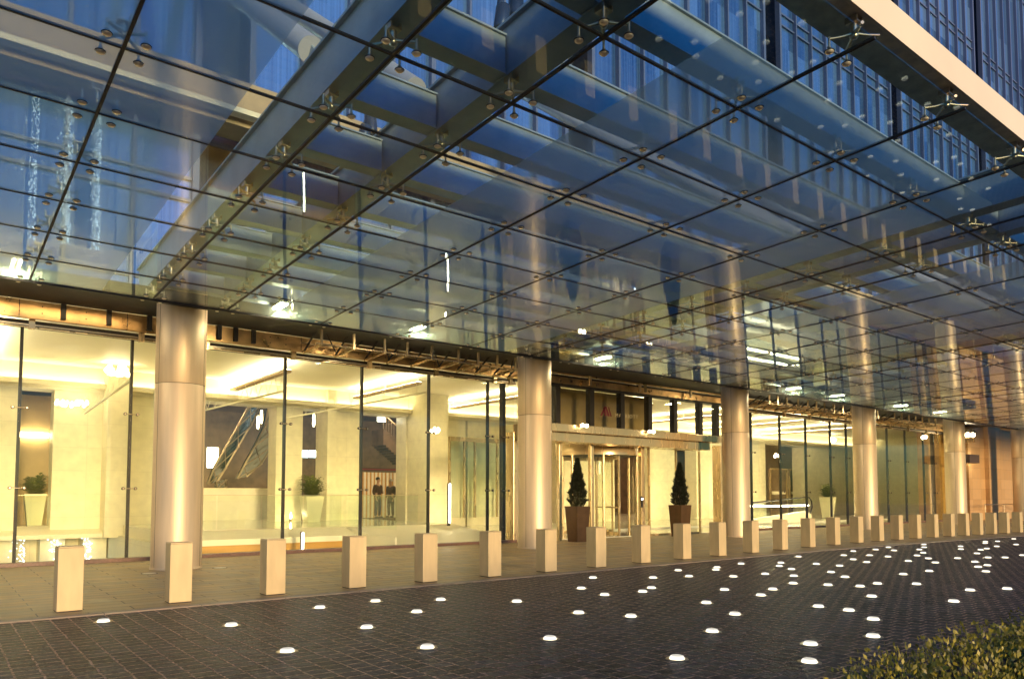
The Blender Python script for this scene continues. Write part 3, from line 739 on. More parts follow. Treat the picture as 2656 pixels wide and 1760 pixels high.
# ---------------------------------------------------------------- lobby interior
FZ = .5; CZ = 6.0; PY = 29.5
lob = empty('hotel_lobby', (0, 0, 0), 'brightly lit hotel lobby shell behind the glass, pale marble walls and ceiling', 'lobby')
def lpart(mb, name, **k): return mb.build(name, lob, **k)
q = MB()
q.box(10.9, 15.2, 22.9, PY+14, FZ-.32, FZ, M_floor); q.prism([(19.40, -.02), (19.40, .10), (22.9, FZ), (22.9, -.02)], 10.9, 15.2, M_white, axis=0); q.box(15.2, 60, 22.6, PY+14, -.05, FZ*.2, M_floor); q.box(15.2, 60, 19.33, 22.6, -.05, .03, M_floor)
q.box(5.3, 10.9, 22.9, PY+14, FZ-.32, FZ, M_floor); q.box(-12, 5.3, 30.0, PY+14, FZ-.32, FZ, M_floor)
lpart(q, 'floor')
q = MB(); q.box(10.84, 10.9, 19.5, 22.9, -.8, .3, M_white); q.prism([(22.9, FZ-.3), (22.9, FZ), (22.0, .27), (22.0, FZ-.4)], 5.3, 10.84, M_white, axis=0); q.prism([(30.0, FZ-.3), (30.0, FZ), (28.9, .24), (28.9, FZ-.4)], -12, 5.24, M_white, axis=0); q.box(5.24, 5.3, 22.9, 30, FZ-.34, FZ+.01, M_white)
lpart(q, 'slab_edge')
q = MB(); q.box(5.3, 10.84, 22.05, 22.13, -2.0, FZ-.35, M_amber); lpart(q, 'amber_panel')
q = MB(); q.box(-12, 11, 31.5, 31.7, -7, .18, M_marble_tile); q.box(10.9, 11.1, 19.4, 31.5, -7, -.8, M_marble_tile); q.box(-12, 11, 19.3, 31.7, -7.2, -7, M_floor); q.box(-12.2, -12, 19.3, 31.7, -7, FZ, M_marble_tile)
q.box(-12, 11, 19.05, 19.3, -7, -.01, M_white)
q.box(5.1, 5.3, 22.9, 31.5, -7, FZ-.34, M_marble_tile)
for x in (-3.4, 1.5, 3.0, 4.3): q.box(x, x+.75, 30.4, 31.5, -7, .15, M_marble_tile)
lpart(q, 'cellar_hall')
q = MB(); q.box(-11, 10, 19.45, 19.75, -.22, -.18, E_cellar); lpart(q, 'cellar_fill')  # unseen glowing strip added to brighten the lower hall
q = MB(); q.box(-12, 60, 19.42, PY+1.2, CZ, CZ+.25, M_white)
q.box(-12, 60, PY-.1, PY+.9, 5.15, CZ, M_white)
lpart(q, 'ceiling')
PX = lambda v: atX(v, PY)
piers = [(-12, PX(34)), (PX(118), PX(470)), (PX(636), PX(697)), (PX(748), PX(830)), (PX(937), PX(1075)), (PX(1080), PX(1275)), (PX(1290), PX(1420)), (PX(1500), PX(1560)), (PX(1610), PX(1770)), (PX(1858), PX(1990)), (PX(2020), PX(2040)), (PX(2150), 60)]
for a, b in piers:
    q = MB(); q.box(a, b, PY, PY+.9, .1, 5.15, M_marble_tile); lpart(q, 'pier')
# projecting pilasters on the piers
for v0, v1, yf in ((232, 300, 28.6), (748, 775, 29.2), (940, 1035, 27.6)):
    q = MB(); q.box(PX(v0), atX(v1, yf), yf, PY, .1, CZ, M_marble_tile); lpart(q, 'pilaster')
q = MB(); q.box(-12, 60, 42, 42.2, 0, 6.2, M_dkwood); q.box(-12, 60, PY+.9, 42, 6.2, 6.3, M_dkwood); q.box(-12.2, -12, 19.4, 42, 0, 6.3, M_marble_tile); q.box(60, 60.2, 19.4, 42, 0, 6.3, M_marble_tile)
lpart(q, 'back_room')
# olive back panel with a light strip, left opening
p0, p1 = at(62, 1040, 31.5), at(110, 1000, 31.5)
q = MB(); q.box(at(34, 1000, 32).x, at(120, 1000, 32).x, 32, 32.2, .5, 5.2, M_tan); lpart(q, 'feature_wall')
q = MB(); q.box(at(44, 1000, 31.9).x, at(112, 1000, 31.9).x, 31.8, 31.95, at(80, 1010, 31.9).z, at(80, 999, 31.9).z, E_panel); lpart(q, 'light_strip')

# ceiling uplight bars: dark bars hung under the ceiling that throw light up onto it
def uplight(x0, x1, y0, y1, label, z=5.62):
    t = empty('uplight', ((x0+x1)/2, (y0+y1)/2, z), label, 'lamp', 'uplight bars under the lobby ceiling')
    cx_, cy_ = (x0+x1)/2, (y0+y1)/2
    q = MB(); q.box(x0-cx_, x1-cx_, y0-cy_, y1-cy_, -.04, .05, M_ledge); q.build('housing', t)
    q = MB(); q.box(x0-cx_+.02, x1-cx_-.02, y0-cy_+.02, y1-cy_-.02, .055, .06, E_cove); q.build('lamp_strip', t)
    q = MB()
    for s in (0, .5, 1):
        y = y0-cy_+.1+(y1-y0-.2)*s; q.tube([(0, y, .05), (0, y, CZ-z)], .008, M_white, 5)
    q.build('hanger', t)
uplight(8.95, 9.20, 23.6, 29.2, 'dark uplight bar under the ceiling glow right of the leftmost column')
uplight(13.75, 13.95, 23.2, 28.4, 'thin uplight bar under the ceiling left of the entrance')
uplight(.9, 1.15, 22.0, 28.5, 'uplight bar under the ceiling at far left')
uplight(19.0, 19.2, 24.0, 29.0, 'uplight bar above the revolving door')
uplight(25.2, 25.4, 22.2, 29.0, 'uplight bar over the right end of the entrance')
uplight(31.5, 31.7, 22.0, 29.0, 'uplight bar above the escalator')
uplight(37.4, 37.6, 22.0, 29.0, 'uplight bar near the fourth column')
uplight(44.0, 44.2, 22.0, 29.0, 'uplight bar inside the farthest glass wall')
# cove lamp along the back wall
q = MB(); q.box(-12, 60, PY-.35, PY-.25, 5.30, 5.34, E_cove2); lpart(q, 'cove_lamp')
q = MB(); q.box(-12, 60, PY-.42, PY-.1, 5.26, 5.30, M_white); q.box(-12, 60, PY-.44, PY-.42, 5.26, 5.42, M_white); lpart(q, 'cove_ledge')


# lamps on the entrance header, bulkhead behind the upper glass, inner vestibule door
for v, y, lab in ((1350, 984, 'left glaring twin lamp on the entrance header'), (1505, 998, 'right glaring lamp on the entrance header')):
    p = at(v, y, 17.86); t = empty('header_lamp', p, lab, 'lamp', 'lamps on the entrance header')
    q = MB(); q.box(-.16, .16, .02, .14, -.03, .05, M_stainless); q.build('bracket', t)
    for s in (-1, 1):
        q = MB(); q.ball((s*.09, -.02, .02), .065, .065, .06, E_bulb, 10); q.build('bulb', t)
q = MB(); q.box(17.3, 22.9, 20.3, 20.4, 3.9, 5.5, M_tan); lpart(q, 'bulkhead')
ivd = empty('interior_door', (at(1040, 1100, 29.0).x, 29.0, FZ), 'bronze framed glass door inside the lobby left of the entrance', 'door', 'dark doors inside the lobby')
w = at(1150, 1100, 29.0).x-at(1040, 1100, 29.0).x
q = MB()
for x in (0, w*.3, w*.52, w): q.box(x-.05, x+.05, 0, .1, 0, 3.6, M_bronze)
q.box(-.05, w+.05, -.02, .12, 3.6, 3.8, M_bronze); q.build('frame', ivd)
q = MB(); q.box(.05, w-.05, .04, .05, .02, 3.6, M_balus); q.build('pane', ivd)
q = MB(); q.box(w*.05, w*.28, .3, .32, .05, 3.4, M_white); q.build('lit_doorway_sheet', ivd)  # white sheet stands for the brightly lit doorway
# warm fill strip added out of view to brighten the dark back room
q = MB(); q.box(2, 50, 35.0, 35.12, 6.1, 6.15, E_back); lpart(q, 'back_room_fill')
# vertical light tubes low in the lobby, mirrored in the underside of the canopy
for (x, Y, z0, z1, lab) in ((8.62, 21.0, -.98, .45, 'vertical light tube in the floor opening before the amber panel'), (14.08, 21.5, .6, 1.95, 'vertical light tube standing behind a dark fin left of the entrance')):
    t = empty('light_tube', (x, Y, z0), lab, 'lamp', 'vertical light tubes in the lobby')
    q = MB(); q.tube([(0, 0, 0), (0, 0, z1-z0)], .028, E_tubew, 8); q.build('tube', t)
    q = MB(); q.box(-.05, .05, .04, .10, -.1, z1-z0+.02, M_dark); q.build('channel', t)
# floodlights over the canopy
for v, y, Y, lab, tilt in ((1160, 44, 8.2, 'left floodlight of the upper pair above the canopy', .12), (1193, 18, 8.2, 'right floodlight of the upper pair above the canopy', -.02), (842, 312, 12.0, 'left floodlight of the lower pair above the canopy', .25), (857, 288, 12.0, 'right floodlight of the lower pair above the canopy', -.1)):
    p = at(v, y, Y); t = empty('floodlight', p, lab, 'floodlight', 'floodlights above the canopy'); t.rotation_euler = (tilt, tilt*.6, 0)
    k = .11
    q = MB(); q.lathe([(0, -.16), (k*.9, -.17), (k, -.13), (k, .16), (k*.7, .2), (0, .2)], 0, 0, M_tower_band, 20); q.build('housing', t)
    q = MB(); q.box(-.02, .02, .10, .16, .0, .55, M_tower_band); q.build('yoke', t)

# thin suspended cable rails under the lobby ceiling
for (a, b, lab) in ((at(470, 948, 28.5), at(655, 903, 22.0), 'thin white cable rail under the ceiling right of the leftmost column'), (at(657, 966, 28.8), at(985, 906, 22.5), 'long thin white cable rail rising to the pier left of the entrance'), (at(195, 955, 28.5), at(300, 880, 22), 'thin white cable rail near the wide crystal lamp')):
    t = empty('cable_rail', (0, 0, 0), lab, 'rail', 'cable rails under the lobby ceiling')
    q = MB(); q.bar(a, b, .05, .05, M_white); q.build('rail', t)
    q = MB()
    for i in range(9):
        p = a.lerp(b, (i+.5)/9)
        for s in (-1, 1): q.bar(p, (p.x+s*.18, p.y+s*.18, min(p.z+.45, CZ)), .012, .012, M_white)
    q.build('hanger', t)
# armchairs near the sculpture
for v, Y, rz, lab in ((545, 36.0, .4, 'olive armchair under the steel sculpture'), (515, 36.6, -.5, 'dark armchair left of the olive armchair')):
    p = at(v, 1110, Y); t = empty('armchair', (p.x, Y, FZ+.35), lab, 'armchair', None, rz); m_ = M_potw if v == 545 else M_jacket2
    q = MB(); q.box(-.4, .4, -.4, .35, .22, .45, m_); q.build('seat', t, .03)
    q = MB(); q.box(-.4, .4, .30, .45, .22, .95, m_); q.build('backrest', t, .03)
    for s in (-1, 1):
        q = MB(); q.box(s*.45-.07, s*.45+.07, -.4, .45, .22, .65, m_); q.build('armrest', t, .03)
        for yy in (-.33, .36):
            q = MB(); q.box(s*.36-.03, s*.36+.03, yy-.03, yy+.03, -.35, .22, M_dark); q.build('leg', t)
# round flush covers in the pavement by the leftmost column
for v, y, lab in ((508, 1311, 'pale round cover in the pavement right of the leftmost column'), (345, 1324, 'pale round cover in the pavement left of the leftmost column')):
    p = atz(v, y, .013); t = empty('ground_cover', (p.x, p.y, .013), lab, 'cover', 'round covers in the pavement')
    q = MB(); q.lathe([(.13, 0), (.125, .006), (.10, .007), (.0, .007)], 0, 0, M_bolt, 28); q.build('plate', t)
    q = MB(); q.lathe([(.15, 0), (.15, .004), (.13, .004)], 0, 0, M_dark, 28); q.build('rim', t)
# crystal lamps
def crystal(p, s, n, label, seed):
    rnd = random.Random(seed)
    t = empty('crystal_lamp', p, label, 'lamp', 'clustered crystal lamps in the lobby')
    q = MB()
    for i in range(n): q.ball((rnd.uniform(-1, 1)*s, rnd.uniform(-.3, .3)*s, rnd.uniform(-.4, .4)*s), s*.2, s*.2, s*.24, E_bulb, 8)
    q.build('bulb_cluster', t)
    q = MB(); q.box(-s*.9, s*.9, s*.35, s*.42, -s*.5, s*.2, M_stainless); q.build('backplate', t)
crystal(at(273, 855, 27.8), .36, 22, 'wide crystal lamp high on the leftmost pier', 1)
crystal(at(148, 930, 28.9), .24, 12, 'left one of the pair of crystal lamps at far left', 2)
crystal(at(191, 932, 28.9), .22, 12, 'right one of the pair of crystal lamps at far left', 3)
crystal(at(1003, 994, 26.8), .26, 14, 'crystal lamp on the pier left of the entrance', 4)
crystal(at(1318, 957, 22.5), .19, 9, 'left globe of the glaring lamp pair above the revolving door', 5)
crystal(at(1345, 957, 22.5), .19, 9, 'right globe of the glaring lamp pair above the revolving door', 6)
crystal(at(1925, 1016, 28), .34, 16, 'glaring crystal lamp above the potted fern right of the entrance', 7)
crystal(at(1795, 1052, 28.5), .26, 10, 'lower crystal lamp above the escalator', 8)
crystal(at(1495, 999, 20.3), .12, 6, 'small bright lamp behind the entrance header', 9)

# bead curtains in the cellar hall
rnd = random.Random(5)
for i, x in enumerate((1.9, 3.45, 4.7, 6.6)):
    q = MB(); xx = at((54, 137, 208, 342)[i], 1250, 30.2).x
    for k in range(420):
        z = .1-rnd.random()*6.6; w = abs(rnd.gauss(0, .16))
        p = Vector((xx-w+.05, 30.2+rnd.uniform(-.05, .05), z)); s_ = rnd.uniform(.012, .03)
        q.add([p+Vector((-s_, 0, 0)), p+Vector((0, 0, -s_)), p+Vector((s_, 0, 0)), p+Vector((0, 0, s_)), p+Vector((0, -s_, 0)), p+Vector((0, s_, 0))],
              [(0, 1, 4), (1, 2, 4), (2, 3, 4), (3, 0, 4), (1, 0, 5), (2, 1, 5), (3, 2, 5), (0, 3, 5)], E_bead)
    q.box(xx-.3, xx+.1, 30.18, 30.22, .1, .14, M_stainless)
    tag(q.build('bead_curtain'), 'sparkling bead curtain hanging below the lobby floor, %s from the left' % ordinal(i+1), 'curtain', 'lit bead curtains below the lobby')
# vertical light tubes below floor level, seen mirrored in the canopy
for x, y, lab in ((9.6, 23.6, 'tall light tube hanging below the lobby floor behind the amber panel'),):
    pass

# glass balustrades
def balus(a, b, label, n):
    t = empty('balustrade', (0, 0, 0), label, 'balustrade', 'glass balustrades in the lobby')
    a = Vector(a); b = Vector(b)
    for i in range(n):
        p = a.lerp(b, i/n+.004); r_ = a.lerp(b, (i+1)/n-.004)
        q = MB(); q.bar(p+Vector((0, 0, .53)), r_+Vector((0, 0, .53)), .012, 1.02, M_balus); q.build('pane', t)
    q = MB(); q.bar(a+Vector((0, 0, 1.05)), b+Vector((0, 0, 1.05)), .03, .015, M_stainless); q.build('rail', t)
balus((5.4, 23.05, FZ), (10.8, 23.05, FZ), 'glass balustrade above the amber panel', 4)
balus((11.0, 23.0, FZ), (11.0, 19.7, FZ), 'short glass balustrade at the end of the floor opening', 3)
balus((-6, 30.1, FZ), (5.2, 30.1, FZ), 'glass balustrade behind the leftmost glass panes', 8)
balus((14.6, 24.5, FZ), (11.0, 24.5, FZ), 'glass balustrade in front of the two standing people', 3)

# fern planters
def fern_planter(p, w0, w1, h, label, plabel, seed, fr=.75):
    tapered_pot('planter', p, w0, w1, h, M_potw, plabel, 'planter', 'cream planters in the lobby')
    rnd = random.Random(seed)
    t = empty('fern', (p[0], p[1], p[2]+h-.08), label, 'plant', 'ferns in the lobby planters')
    q = MB()
    for i in range(170):
        a = rnd.random()*2*math.pi; L = fr*rnd.uniform(.6, 1.1); lift = rnd.uniform(.5, 2.6)
        pts = []
        for k in range(9):
            s_ = k/8; pts.append(Vector((math.cos(a)*L*s_*(1.25-.28*lift), math.sin(a)*L*s_*(1.25-.28*lift), L*(lift*s_-1.0*s_*s_*lift*.62))))
        for k in range(1, 9):
            d = (pts[k]-pts[k-1]).normalized(); side = d.cross(Vector((0, 0, 1))).normalized()
            for sg in (-1, 1):
                w = .20*(1-k/11)*fr; tip = pts[k]+side*sg*w+d*w*.7
                q.add([pts[k]-d*.03, pts[k]+d*.04, tip], [(0, 1, 2)], M_fern)
    q.build('fronds', t)
    q = MB()
    for i in range(8):
        a = i*.8; q.tube([(0, 0, -.02), (math.cos(a)*.1, math.sin(a)*.1, .3)], [.012, .006], M_bark, 5)
    q.build('stems', t)
pA = at(80, 1150, 31.0); pB = at(720, 1150, 28.2); pC = at(1912, 1150, 26.0)
fern_planter((pA.x, 31.0, FZ), .42, .66, 1.1, 'bushy green fern at far left', 'cream planter at far left', 21, .72)
fern_planter((pB.x, 28.2, FZ), .50, .74, 1.02, 'wide bushy fern between the leftmost column and entrance', 'cream planter behind the balustrade left of the entrance', 22, .85)
fern_planter((pC.x, 26.0, .1), .5, .8, 1.35, 'feathery fern right of the escalator', 'greenish tapered planter right of the escalator', 23, .85)

# steel sculpture seen through the opening
def sculpture():
    t = empty('steel_sculpture', at(540, 1150, 34), 'twisting polished steel sculpture behind the lobby piers', 'sculpture'); o0 = t.location.copy()
    for pts, ws in (([(592, 935), (566, 985), (536, 1035), (508, 1085), (492, 1118)], [26, 28, 28, 26, 20]), ([(640, 935), (632, 985), (612, 1030), (585, 1075), (560, 1105)], [34, 36, 40, 36, 22]), ([(512, 1112), (512, 1128), (494, 1144), (468, 1152)], [20, 20, 18, 12])):
        P_ = [at(x, y, 34+.5*i*.3) for i, (x, y) in enumerate(pts)]
        q = MB(); px = 34*1.25/1681
        # ribbon of trapezoid section plus lattice
        L_, R_ = [], []
        for i, p in enumerate(P_):
            w = ws[i]*px*.5; L_.append(p+Vector((-w, -.15, 0))); R_.append(p+Vector((w, .25, .1)))
        for i in range(len(P_)-1):
            q.add([L_[i], R_[i], R_[i+1], L_[i+1]], [(0, 1, 2, 3)], M_chrome, True)
            q.add([L_[i]+Vector((0, .3, 0)), R_[i]+Vector((0, .3, 0)), R_[i+1]+Vector((0, .3, 0)), L_[i+1]+Vector((0, .3, 0))], [(3, 2, 1, 0)], M_chrome, True)
            q.bar(L_[i], R_[i+1], .04, .04, M_stainless); q.bar(R_[i]+Vector((0, -.2, 0)), L_[i+1]+Vector((0, -.1, 0)), .04, .04, M_stainless)
        q.tube(L_, .05, M_stainless, 6); q.tube(R_, .05, M_stainless, 6)
        ob = q.build('ribbon', t); ob.matrix_parent_inverse = Matrix.Translation(-o0)
sculpture()
# things in the dark back room
def wallbox(name, v0, v1, y0, y1, Y, mat, label, cat, th=.1):
    a, b = at(v0, y0, Y), at(v1, y1, Y); q = MB()
    q.box(a.x, b.x, Y, Y+th, min(a.z, b.z), max(a.z, b.z), mat)
    fr_ = MB(); e = .03
    fr_.box(a.x-e, b.x+e, Y+.01, Y+th+.02, min(a.z, b.z)-e, min(a.z, b.z), M_dark); fr_.box(a.x-e, b.x+e, Y+.01, Y+th+.02, max(a.z, b.z), max(a.z, b.z)+e, M_dark)
    t = empty(name, (a.x, Y, a.z), label, cat)
    for nm, m_ in (('face', q), ('frame', fr_)):
        o = m_.build(nm, t); o.matrix_parent_inverse = Matrix.Translation(-Vector((a.x, Y, a.z)))
for i, (a, b) in enumerate(((698, 712), (716, 732), (735, 748))):
    wallbox('screen', a, b, 1040, 1056, 38, E_screen, ('left', 'middle', 'right')[i]+' of three bright bluish screens in the dark opening', 'screen')
wallbox('backlit_screen', 480, 504, 1033, 1080, 40, E_panel, 'bright cream light panel behind the steel sculpture', 'light')
wallbox('exit_box', 874, 890, 963, 974, 31, E_exit, 'small white light box hung above the two standing people', 'sign')
wallbox('red_band', 835, 938, 1081, 1087, 36, M_red, 'dark red band across the opening above the two people', 'panel')
for v, y in ((604, 962), (596, 975), (725, 970)):
    p = at(v, y, 38); t = empty('pendant_lamp', p, {604: 'long pendant lamp right of the steel sculpture', 596: 'short pendant lamp beside the steel sculpture', 725: 'single pendant lamp above the screens'}[v], 'lamp')
    q = MB(); q.lathe([(.03, -.35), (.07, -.2), (.05, .3), (0, .35)], 0, 0, E_panel, 10); q.build('shade', t)
    q = MB(); q.tube([(0, 0, .35), (0, 0, 6.2-p.z)], .008, M_dark, 5); q.build('cord', t)
# stair flight, slatted wall
st = empty('staircase', at(900, 1100, 37), 'dark staircase flight with stepped edge above the two people', 'stairs')
q = MB(); a, b = at(886, 990, 37), at(940, 1040, 37); n = 9
for i in range(n):
    x0 = a.x+(b.x-a.x)*i/n; x1 = a.x+(b.x-a.x)*(i+1)/n; zt = a.z+(b.z-a.z)*i/n
    q.box(x0, x1, 37, 38.4, zt-.9, zt, M_dkwood)
o = q.build('flight', st); o.matrix_parent_inverse = Matrix.Translation(-st.location)
q = MB(); q.bar(a+Vector((0, .1, .9)), b+Vector((0, .1, .9)), .04, .04, M_stainless)
for i in range(n): p = a.lerp(b, i/n); q.bar(p+Vector((.05, .1, 0)), p+Vector((.05, .1, .9)), .015, .015, M_stainless)
o = q.build('handrail', st); o.matrix_parent_inverse = Matrix.Translation(-st.location)
q = MB(); a, b = at(838, 1090, 38), at(940, 1090, 38)
q.box(a.x, b.x, 38, 38.1, .3, a.z, M_amber)
for i in range(12): x = a.x+(b.x-a.x)*(i+.5)/12; q.box(x-.06, x+.06, 37.93, 38, .3, a.z, M_marble)
tag(q.build('slatted_wall'), 'slatted wood wall behind the two standing people', 'wall')
# armchairs and tables seen low in the sculpture opening: a counter
q = MB(); a, b = at(470, 1128, 32.5), at(640, 1128, 32.5)
q.box(a.x-.5, b.x, 32.5, 33.0, FZ, a.z-.02, M_marble); q.box(a.x-.6, b.x, 32.45, 33.05, a.z-.02, a.z+.03, M_white)
tag(q.build('counter'), 'low pale counter under the steel sculpture', 'counter')
# small floor candles
for v, y, Y in ((672, 1197, 28.9), (145, 1190, 30.6), (1037, 1180, 27)):
    p = at(v, y, Y); t = empty('candle_lamp', (p.x, Y, FZ), {672: 'small floor candle lamp beside the fern planter', 145: 'small floor candle lamp behind the leftmost bollard', 1037: 'small floor candle lamp left of the entrance doors'}[v], 'lamp')
    q = MB(); q.lathe([(.06, 0), (.06, .1), (.02, .12), (0, .12)], 0, 0, M_stainless, 10); q.build('base', t)
    q = MB(); q.lathe([(.0, .12), (.035, .16), (.03, .24), (.0, .38)], 0, 0, E_small, 10); q.build('flame', t)

# escalator
esc = empty('escalator', (29.5, 24.5, 0), 'escalator with lit white handrail strips behind the glass right of the entrance', 'escalator')
def espart(mb, name):
    o = mb.build(name, esc); o.matrix_parent_inverse = Matrix.Translation((-29.5, -24.5, 0)); return o
for i, yy in enumerate((23.6, 25.0)):
    x0, x1 = atX(1745, yy), atX(1868, yy)
    q = MB(); q.prism([(x0-2, -.3), (x1-.2, .1), (x1+.3, .1), (x1+.3, .45), (x1-.4, .62), (x0-2, .1)], yy, yy+.12, M_white, axis=1); espart(q, 'side_panel')
    q = MB(); q.prism([(x0-2, .12), (x1-.4, .64), (x1+.1, .5), (x1+.1, 1.4), (x1-.4, 1.42), (x0-2, 1.0)], yy+.05, yy+.06, M_balus, axis=1); espart(q, 'glass_panel')
    q = MB(); q.tube([(x0-2, yy+.05, 1.03), (x1-.4, yy+.05, 1.45), (x1+.15, yy+.05, 1.42), (x1+.42, yy+.05, 1.2), (x1+.46, yy+.05, .85), (x1+.25, yy+.05, .5)], .04, M_dark, 8); espart(q, 'handrail')
    za, zb = at(1800, 1172, yy).z, at(1800, 1164, yy).z
    q = MB(); q.bar((x0-2, yy-.02, (za+zb)/2), (x1-.1, yy-.02, (za+zb)/2), .05, .07, E_cove); espart(q, 'light_strip')
# dark lift doors behind the escalator and further on
for v0, v1, lab in ((1780, 1815, 'left dark lift door behind the escalator'), (1825, 1858, 'right dark lift door behind the escalator'), (2042, 2095, 'dark glazed door inside the farthest glass wall'), (2110, 2148, 'narrow dark glazed door beside the fifth column')):
    Y = PY+1.1; a, b = at(v0, 1065, Y), at(v1, 1065, Y)
    t = empty('interior_door', (a.x, Y, .1), lab, 'door', 'dark doors inside the lobby')
    w = b.x-a.x; q = MB(); q.box(0, w, 0, .1, 0, 3.3, M_dkwood); q.build('leaf', t)
    q = MB(); q.box(.1, w-.1, -.02, 0, 1.55, 1.75, M_white); q.build('sign_plate', t)
    q = MB(); q.box(-.12, 0, -.05, .1, 0, 3.42, M_bronze); q.box(w, w+.12, -.05, .1, 0, 3.42, M_bronze); q.box(0, w, -.05, .1, 3.3, 3.42, M_bronze); q.build('frame', t)

# ---------------------------------------------------------------- people
def skin_body(name, chains, parent, mat, sub=1):
    """chains: lists of (point, radius); joined where points coincide"""
    me = bpy.data.meshes.new(name); V = []; idx = {}; E_ = []; RAD = []
    for ch in chains:
        prev = None
        for p, r in ch:
            k = tuple(round(c, 4) for c in p)
            if k not in idx: idx[k] = len(V); V.append(p); RAD.append(r)
            if prev is not None and prev != idx[k]: E_.append((prev, idx[k]))
            prev = idx[k]
    me.from_pydata(V, E_, []); o = bpy.data.objects.new(name, me); col.objects.link(o)
    md = o.modifiers.new('skin', 'SKIN'); md.use_smooth_shade = True
    for i, r in enumerate(RAD):
        sv = me.skin_vertices[0].data[i]; rr = r if isinstance(r, tuple) else (r, r); sv.radius = rr
    me.skin_vertices[0].data[0].use_root = True
    o.modifiers.new('sub', 'SUBSURF').levels = sub; o.modifiers['sub'].render_levels = sub
    dg = bpy.context.evaluated_depsgraph_get(); ev = o.evaluated_get(dg); nm = bpy.data.meshes.new_from_object(ev)
    nm.materials.clear(); nm.materials.append(mat)
    o2 = bpy.data.objects.new(name, nm); col.objects.link(o2); bpy.data.objects.remove(o)
    for p in nm.polygons: p.use_smooth = True
    if parent: o2.parent = parent
    return o2
def person(loc, rz, H, label, jmat, hmat, arms, bald=False):
    t = empty('person', loc, label, 'person', 'two men talking in the lobby', rz)
    k = H/1.8
    def v(x, y, z): return (x*k, y*k, z*k)
    chains = [[(v(0, 0, .98), (.14*k, .10*k)), (v(0, .0, 1.15), (.145*k, .10*k)), (v(0, 0, 1.36), (.17*k, .11*k)), (v(0, .0, 1.48), (.08*k, .07*k)), (v(0, -.01, 1.56), .055*k), (v(0, -.02, 1.66), (.075*k, .09*k)), (v(0, -.015, 1.745), (.068*k, .08*k))]]
    for s in (-1, 1):
        chains.append([(v(0, 0, .98), (.14*k, .10*k)), (v(s*.10, 0, .90), .085*k), (v(s*.115, -.01, .5), .058*k), (v(s*.12, .02, .09), .04*k), (v(s*.13, -.13, .03), (.04*k, .03*k))])
        el, wr, hd = arms[0 if s < 0 else 1]
        chains.append([(v(0, 0, 1.36), (.17*k, .11*k)), (v(s*.19, 0, 1.40), .06*k), (v(*el), .043*k), (v(*wr), .03*k), (v(*hd), (.035*k, .02*k))])
        hv = Vector(hd); wv = Vector(wr); d = (hv-wv).normalized(); sd_ = d.cross(Vector((0, 1, .2))).normalized()
        for f in range(4):
            b0 = hv+sd_*(.012*(f-1.5)*1.6); L = (.06, .07, .065, .05)[f]
            chains.append([(v(*hd), (.035*k, .02*k)), (v(*b0+d*.03), .009*k), (v(*(b0+d*(.03+L*.6)+Vector((0, -.01, 0)))), .008*k), (v(*(b0+d*(.03+L)+Vector((0, -.025, 0)))), .007*k)])
        chains.append([(v(*hd), (.035*k, .02*k)), (v(*(hv-sd_*.04+d*.01)), .010*k), (v(*(hv-sd_*.05+d*.045)), .008*k)])
    body = skin_body('body', chains, t, M_skin)
    jc = [[(v(0, 0, .86), (.165*k, .125*k)), (v(0, 0, 1.15), (.165*k, .125*k)), (v(0, 0, 1.36), (.19*k, .13*k)), (v(0, 0, 1.49), (.085*k, .08*k))]]
    for s in (-1, 1):
        el, wr, hd = arms[0 if s < 0 else 1]; wv = Vector(wr); ev_ = Vector(el)
        jc.append([(v(0, 0, 1.36), (.19*k, .13*k)), (v(s*.20, 0, 1.40), .078*k), (v(*el), .06*k), (v(*(ev_.lerp(wv, .9))), .045*k)])
    skin_body('jacket', jc, t, jmat)
    tc = [[(v(0, 0, 1.0), (.15*k, .11*k)), (v(0, 0, .93), (.15*k, .11*k))]]
    for s in (-1, 1): tc.append([(v(0, 0, .93), (.15*k, .11*k)), (v(s*.10, 0, .86), .098*k), (v(s*.115, -.01, .5), .075*k), (v(s*.12, .02, .08), .062*k)])
    skin_body('trousers', tc, t, M_trouser)
    for s in (-1, 1):
        q = MB(); q.ball(v(s*.13, -.07, .045), .05*k, .14*k, .045*k, M_shoe, 10); q.build('shoe', t)
    q = MB(); q.ball(v(0, .01, 1.72), .088*k, .105*k, .085*k, hmat, 12); q.build('hair', t)
    q = MB()
    for s in (-1, 1): q.ball(v(s*.03, -.115, 1.675), .011*k, .008*k, .007*k, M_hair, 6)
    q.ball(v(0, -.125, 1.645), .014*k, .02*k, .022*k, M_skin, 6); q.ball(v(0, -.11, 1.605), .024*k, .008*k, .006*k, M_red, 6)
    for s in (-1, 1): q.ball(v(s*.085, -.01, 1.66), .012*k, .022*k, .03*k, M_skin, 6)
    q.build('face', t)
pp1, pp2 = at(873, 1150, 30.9), at(903, 1150, 31.3)
person((pp1.x, 30.9, FZ), R(20), 1.90, 'person in a dark red jacket standing with a hand raised, facing the glass', M_jacket, M_hair,
       (((-.27, .02, 1.13), (-.24, -.10, .90), (-.235, -.13, .83)), ((.25, .02, 1.13), (.10, -.22, 1.10), (.05, -.25, 1.12))))
person((pp2.x, 31.3, FZ), R(-70), 1.84, 'person in a grey jacket standing side-on beside the man in red', M_jacket2, M_hairw,
       (((-.25, .03, 1.13), (-.23, -.08, .89), (-.225, -.10, .82)), ((.25, .03, 1.13), (.23, -.08, .89), (.225, -.10, .82))))

